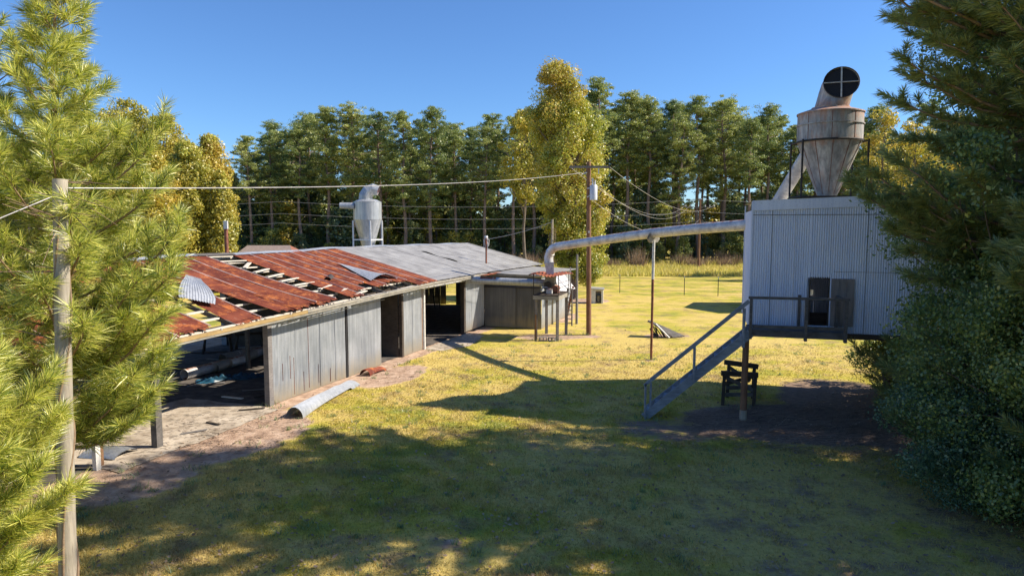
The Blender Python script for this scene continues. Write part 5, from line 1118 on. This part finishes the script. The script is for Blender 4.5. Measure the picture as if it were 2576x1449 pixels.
# ------------------------------------------------------------------ dark trees at the right
def right_keep(u_of_v):
    def f(p):
        q = p-_C; d = q@_F
        if d < 1: return False
        u_, v_ = 1288+FPX*q[0]/d, 724.5-FPX*(q@_U)/d
        return u_ > np.interp(v_, [a for a, _ in u_of_v], [b for _, b in u_of_v])
    return f
OUT = [(-400, 2150), (0, 2185), (60, 2210), (130, 2260), (230, 2300), (290, 2270), (360, 2330), (440, 2270), (500, 2170), (560, 2130), (600, 2190), (640, 2265), (700, 2275), (760, 2270), (825, 2250), (860, 2170), (900, 2150), (960, 2190), (1060, 2200), (1200, 2240), (1300, 2290), (1500, 2400)]
kp = right_keep(OUT)
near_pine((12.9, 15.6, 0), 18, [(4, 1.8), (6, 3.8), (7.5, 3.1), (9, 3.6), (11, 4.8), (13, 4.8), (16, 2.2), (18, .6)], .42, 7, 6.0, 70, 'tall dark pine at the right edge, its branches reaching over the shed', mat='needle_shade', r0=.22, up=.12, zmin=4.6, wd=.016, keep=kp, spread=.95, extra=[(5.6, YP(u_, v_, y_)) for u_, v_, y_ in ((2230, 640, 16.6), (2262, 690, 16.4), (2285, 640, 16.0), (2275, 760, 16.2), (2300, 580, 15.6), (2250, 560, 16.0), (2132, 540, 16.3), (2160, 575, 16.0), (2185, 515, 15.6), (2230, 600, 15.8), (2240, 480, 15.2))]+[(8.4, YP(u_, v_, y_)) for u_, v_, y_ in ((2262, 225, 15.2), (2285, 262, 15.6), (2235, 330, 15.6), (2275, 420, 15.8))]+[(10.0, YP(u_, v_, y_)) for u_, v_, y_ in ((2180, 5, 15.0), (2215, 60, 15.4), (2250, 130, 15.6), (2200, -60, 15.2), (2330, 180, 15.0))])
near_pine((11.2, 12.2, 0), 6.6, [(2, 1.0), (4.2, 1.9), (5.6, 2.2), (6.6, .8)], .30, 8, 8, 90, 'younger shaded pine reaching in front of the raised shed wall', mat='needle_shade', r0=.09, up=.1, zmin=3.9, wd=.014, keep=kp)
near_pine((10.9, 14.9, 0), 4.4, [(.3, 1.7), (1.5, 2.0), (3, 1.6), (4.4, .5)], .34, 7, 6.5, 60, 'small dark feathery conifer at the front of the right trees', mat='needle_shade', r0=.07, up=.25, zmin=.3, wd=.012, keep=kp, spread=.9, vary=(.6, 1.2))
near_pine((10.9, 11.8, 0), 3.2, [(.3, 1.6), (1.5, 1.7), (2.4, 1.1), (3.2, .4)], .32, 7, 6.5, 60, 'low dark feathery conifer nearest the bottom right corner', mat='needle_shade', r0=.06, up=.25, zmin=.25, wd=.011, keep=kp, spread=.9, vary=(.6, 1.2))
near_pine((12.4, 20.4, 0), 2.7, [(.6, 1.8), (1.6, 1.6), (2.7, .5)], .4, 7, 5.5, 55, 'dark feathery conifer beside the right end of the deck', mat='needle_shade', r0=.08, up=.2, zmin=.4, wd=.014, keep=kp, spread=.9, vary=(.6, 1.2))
def right_tree(base, zr, r_out, ncl, per, size, mat, label, cr=(.5, .95), name='broadleaf_tree', flat=.8):
    base = np.array(base, float); t = thing(name, base, label, 'tree' if name != 'shrub' else 'shrub'); C = []; Rr = []; k = 0
    while len(C) < ncl and k < ncl*60:
        k += 1; z = rng.uniform(*zr); a = rng.uniform(0, 6.283); w_ = r_out*math.sin(math.pi*min(1, max(.12, .12+.86*(z-zr[0]*.4)/(zr[1]-zr[0]*.4))))**.5; r = rng.uniform(*cr); rr = math.sqrt(rng.uniform(.05, 1))*w_
        c = base+np.array([rr*math.cos(a), rr*math.sin(a), z])
        if not kp(c-np.array([r*.8+rng.uniform(-.5, .5), 0, 0])): continue
        C.append(c); Rr.append(r)
    m = MB(); tp = base+Z*zr[1]*.9; n = 6; tr = [base+(tp-base)*i/n+np.array([.12*math.sin(i*2), .1*math.cos(i*1.5), 0])*(i > 0) for i in range(n+1)]; m.tube(tr, [.16*(1-.8*i/n) for i in range(n+1)], 8)
    for j in range(0, len(C), 2):
        f = min(.95, max(.05, C[j][2]*.7/tp[2])); i0 = int(f*n); limb(m, tr[i0], C[j], .05*(1-f)+.01, .008, .15, 4, 4)
    m.build('trunk' if name != 'shrub' else 'stems', M['bark_grey'], t); soup_obj('crown' if name != 'shrub' else 'leaves', clumps(C, Rr, per, size, flat, 1.0, .25), mat, t); return t
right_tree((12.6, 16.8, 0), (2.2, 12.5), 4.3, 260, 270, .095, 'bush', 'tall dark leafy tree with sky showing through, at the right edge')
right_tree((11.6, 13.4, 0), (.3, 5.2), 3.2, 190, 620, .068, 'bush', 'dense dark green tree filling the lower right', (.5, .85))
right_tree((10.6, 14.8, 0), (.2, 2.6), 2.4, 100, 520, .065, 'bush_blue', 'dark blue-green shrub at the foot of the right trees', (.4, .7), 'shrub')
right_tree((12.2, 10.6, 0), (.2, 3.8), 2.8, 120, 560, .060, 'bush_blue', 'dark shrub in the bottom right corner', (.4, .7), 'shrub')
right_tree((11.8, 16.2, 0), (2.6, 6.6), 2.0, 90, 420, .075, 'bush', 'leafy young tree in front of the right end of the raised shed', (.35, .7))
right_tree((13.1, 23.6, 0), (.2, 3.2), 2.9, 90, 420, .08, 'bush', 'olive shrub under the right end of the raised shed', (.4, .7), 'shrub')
# neighbours beyond the right edge that shade the foreground
OFF = [(20.5, 18.6, 22.5, 4.4, 'tallest tree outside the right edge, level with the deck'), (18.3, 23.6, 12.5, 3.2, 'small tree outside the right edge beside the raised shed'), (19.5, 21.8, 14.5, 3.6, 'tree outside the right edge just behind the shed line'), (24.5, 19.0, 17, 3.8, 'second tree outside the right edge behind the shed line'), (15.5, 6.5, 13, 3.4, 'tree just outside the right edge shading the foreground lawn'), (17.5, 11.5, 16, 4.0, 'tall tree outside the right edge level with the dark shrubs'), (20.5, 16.0, 18, 3.9, 'tall tree outside the right edge level with the stairs'), (21.5, 8.5, 17, 4.0, 'tree in the second row outside the right edge'), (13.0, 3.0, 12, 3.2, 'tree to the right of the camera'), (24.5, 12.5, 19, 4.0, 'far tree of the clump outside the right edge'), (17.0, 1.0, 14, 3.5, 'tree to the right and behind the camera')]
for (x, y, h_, r__, lab) in OFF:
    broadleaf((x, y, 0), h_, [(2.0, -r__*.6, r__*.6), (h_*.35, -r__, r__), (h_*.7, -r__*.9, r__*.9), (h_, -r__*.3, r__*.3)], int(h_*r__*(.40 if y < 14 else .80)), (.8, 1.3), 60, .28, 'bush', 'bark_grey', lab, .22)
# ------------------------------------------------------------------ lawn blades and litter
def lawn():
    n = 580000; y = 5.5+ (34-5.5)*rng.uniform(0, 1, n)**1.25; x = rng.uniform(-.80, .80, n)*y
    s, b = barn_coords(x, y); dmk, mmk, dmm = masks(x, y)
    keep = (rng.uniform(0, 1, n) < np.clip((36-y)/18, 0, 1)) & (b > .4) & (dmk < .33+rng.uniform(-.2, .2, n)) & (mmk < .35+rng.uniform(-.25, .25, n))
    x, y = x[keep], y[keep]; n = len(x); cl_ = np.clip(.5+.5*np.sin(x*2.3+1.7*np.sin(y*1.9))*np.sin(y*2.9+1.3*np.sin(x*3.1))+.35*np.sin(x*7.1+y*5.3), 0, 1.3); h = rng.uniform(.025, .065, n)*(.6+1.1*cl_); wd = .009+.0006*y
    B = np.stack([x, y, np.zeros(n)], 1); a = rng.uniform(0, 6.283, n); w_ = np.stack([np.cos(a), np.sin(a), np.zeros(n)], 1)*(wd/2)[:, None]
    T = B+np.stack([rng.normal(size=n)*.5*h, rng.normal(size=n)*.5*h, h], 1)
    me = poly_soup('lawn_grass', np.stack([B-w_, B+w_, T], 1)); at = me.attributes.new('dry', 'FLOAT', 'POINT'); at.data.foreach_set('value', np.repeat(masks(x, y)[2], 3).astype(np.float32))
    me.materials.append(M['blade']); tag(link('lawn_grass', me), 'short patchy mown grass of the yard', 'grass', kind='stuff')
lawn()
def strands(cx, cy, rx, ry, n, L0, L1, wd, z=.02):
    a = rng.uniform(0, 6.283, n); r = np.sqrt(rng.uniform(0, 1, n)); x = cx+rx*r*np.cos(a); y = cy+ry*r*np.sin(a); th = rng.normal(size=n)*.5+.1; d = np.stack([np.cos(th), np.sin(th), rng.normal(size=n)*.06], 1)
    L_ = rng.uniform(L0, L1, (n, 1)); P = np.stack([x, y, rng.uniform(z, z+.04, n)], 1); s_ = np.stack([-np.sin(th), np.cos(th), np.zeros(n)], 1)*wd/2
    return np.stack([P-s_, P+s_, P+d*L_], 1)
wx = []
for _ in range(900):
    y = rng.uniform(8.5, 34); x = rng.uniform(-.78, .78)*y; s_, b_ = barn_coords(x, y)
    if b_ < .5 or masks(np.array([x]), np.array([y]))[1][0] > .4: continue
    r_ = rng.uniform(.05, .22); wx.append(tufts(int(rng.integers(14, 40)), x-r_, x+r_, y-r_, y+r_, .05, rng.uniform(.09, .20), .016, .45))
for px_, py_, pr_ in ((4.2, 36.95, .35), (6.2, 30, .25), (1.25, 35.27, .3), (2.34, 34.9, .3), (2.95, 36.8, .3), (4.12, 20.7, .35), (-8.0, 22.1, .4), (7.6, 22.2, .5), (-7.35, 11.4, .5)): wx.append(tufts(60, px_-pr_, px_+pr_, py_-pr_, py_+pr_, .06, .24, .018, .4))
tag(soup_obj('pine_straw', [strands(9.2, 19.8, 4.2, 2.6, 5200, .1, .45, .012), strands(11.4, 15.5, 3.0, 5.5, 5200, .1, .4, .012), strands(9.6, 20.2, 3.0, 1.5, 220, .6, 2.2, .022)], 'straw'), 'fallen pine straw and twigs under the deck and the right trees', 'litter', kind='stuff')
lit = []
for (u, v, rx, ry, n) in ((560, 1085, 2.2, 2.2, 260), (400, 1110, 1.6, 2.0, 160), (1000, 940, .8, 2.0, 80), (1450, 752, 2.0, 1.2, 240), (1680, 852, 1.2, .5, 60), (1385, 850, 1.6, .8, 70)):
    g = G(u, v); lit.append(strands(g[0], g[1], rx, ry, n, .06, .38, .03, .01))
tag(soup_obj('weed_tufts', wx, 'needle_shade'), 'low green weed tufts scattered over the lawn', 'weeds', kind='stuff')
fl_n = 9000; fy_ = rng.uniform(8.5, 40, fl_n); fx_2 = rng.uniform(-.78, .78, fl_n)*fy_; s_, b_ = barn_coords(fx_2, fy_); kk_ = b_ > .4
fp_ = np.stack([fx_2[kk_], fy_[kk_], np.full(kk_.sum(), .045)], 1)
tag(soup_obj('fallen_leaves', leaf_quads(fp_, np.tile([0, 0, 1.], (len(fp_), 1)), .085, .5), 'drybrush'), 'dry fallen leaves scattered over the lawn', 'leaves', kind='stuff')
tag(soup_obj('yard_litter', lit, 'straw'), 'scattered bark, chips and twigs on the bare dirt', 'litter', kind='stuff')
print('objects', len(bpy.data.objects), 'polys', sum(len(m.polygons) for m in bpy.data.meshes))
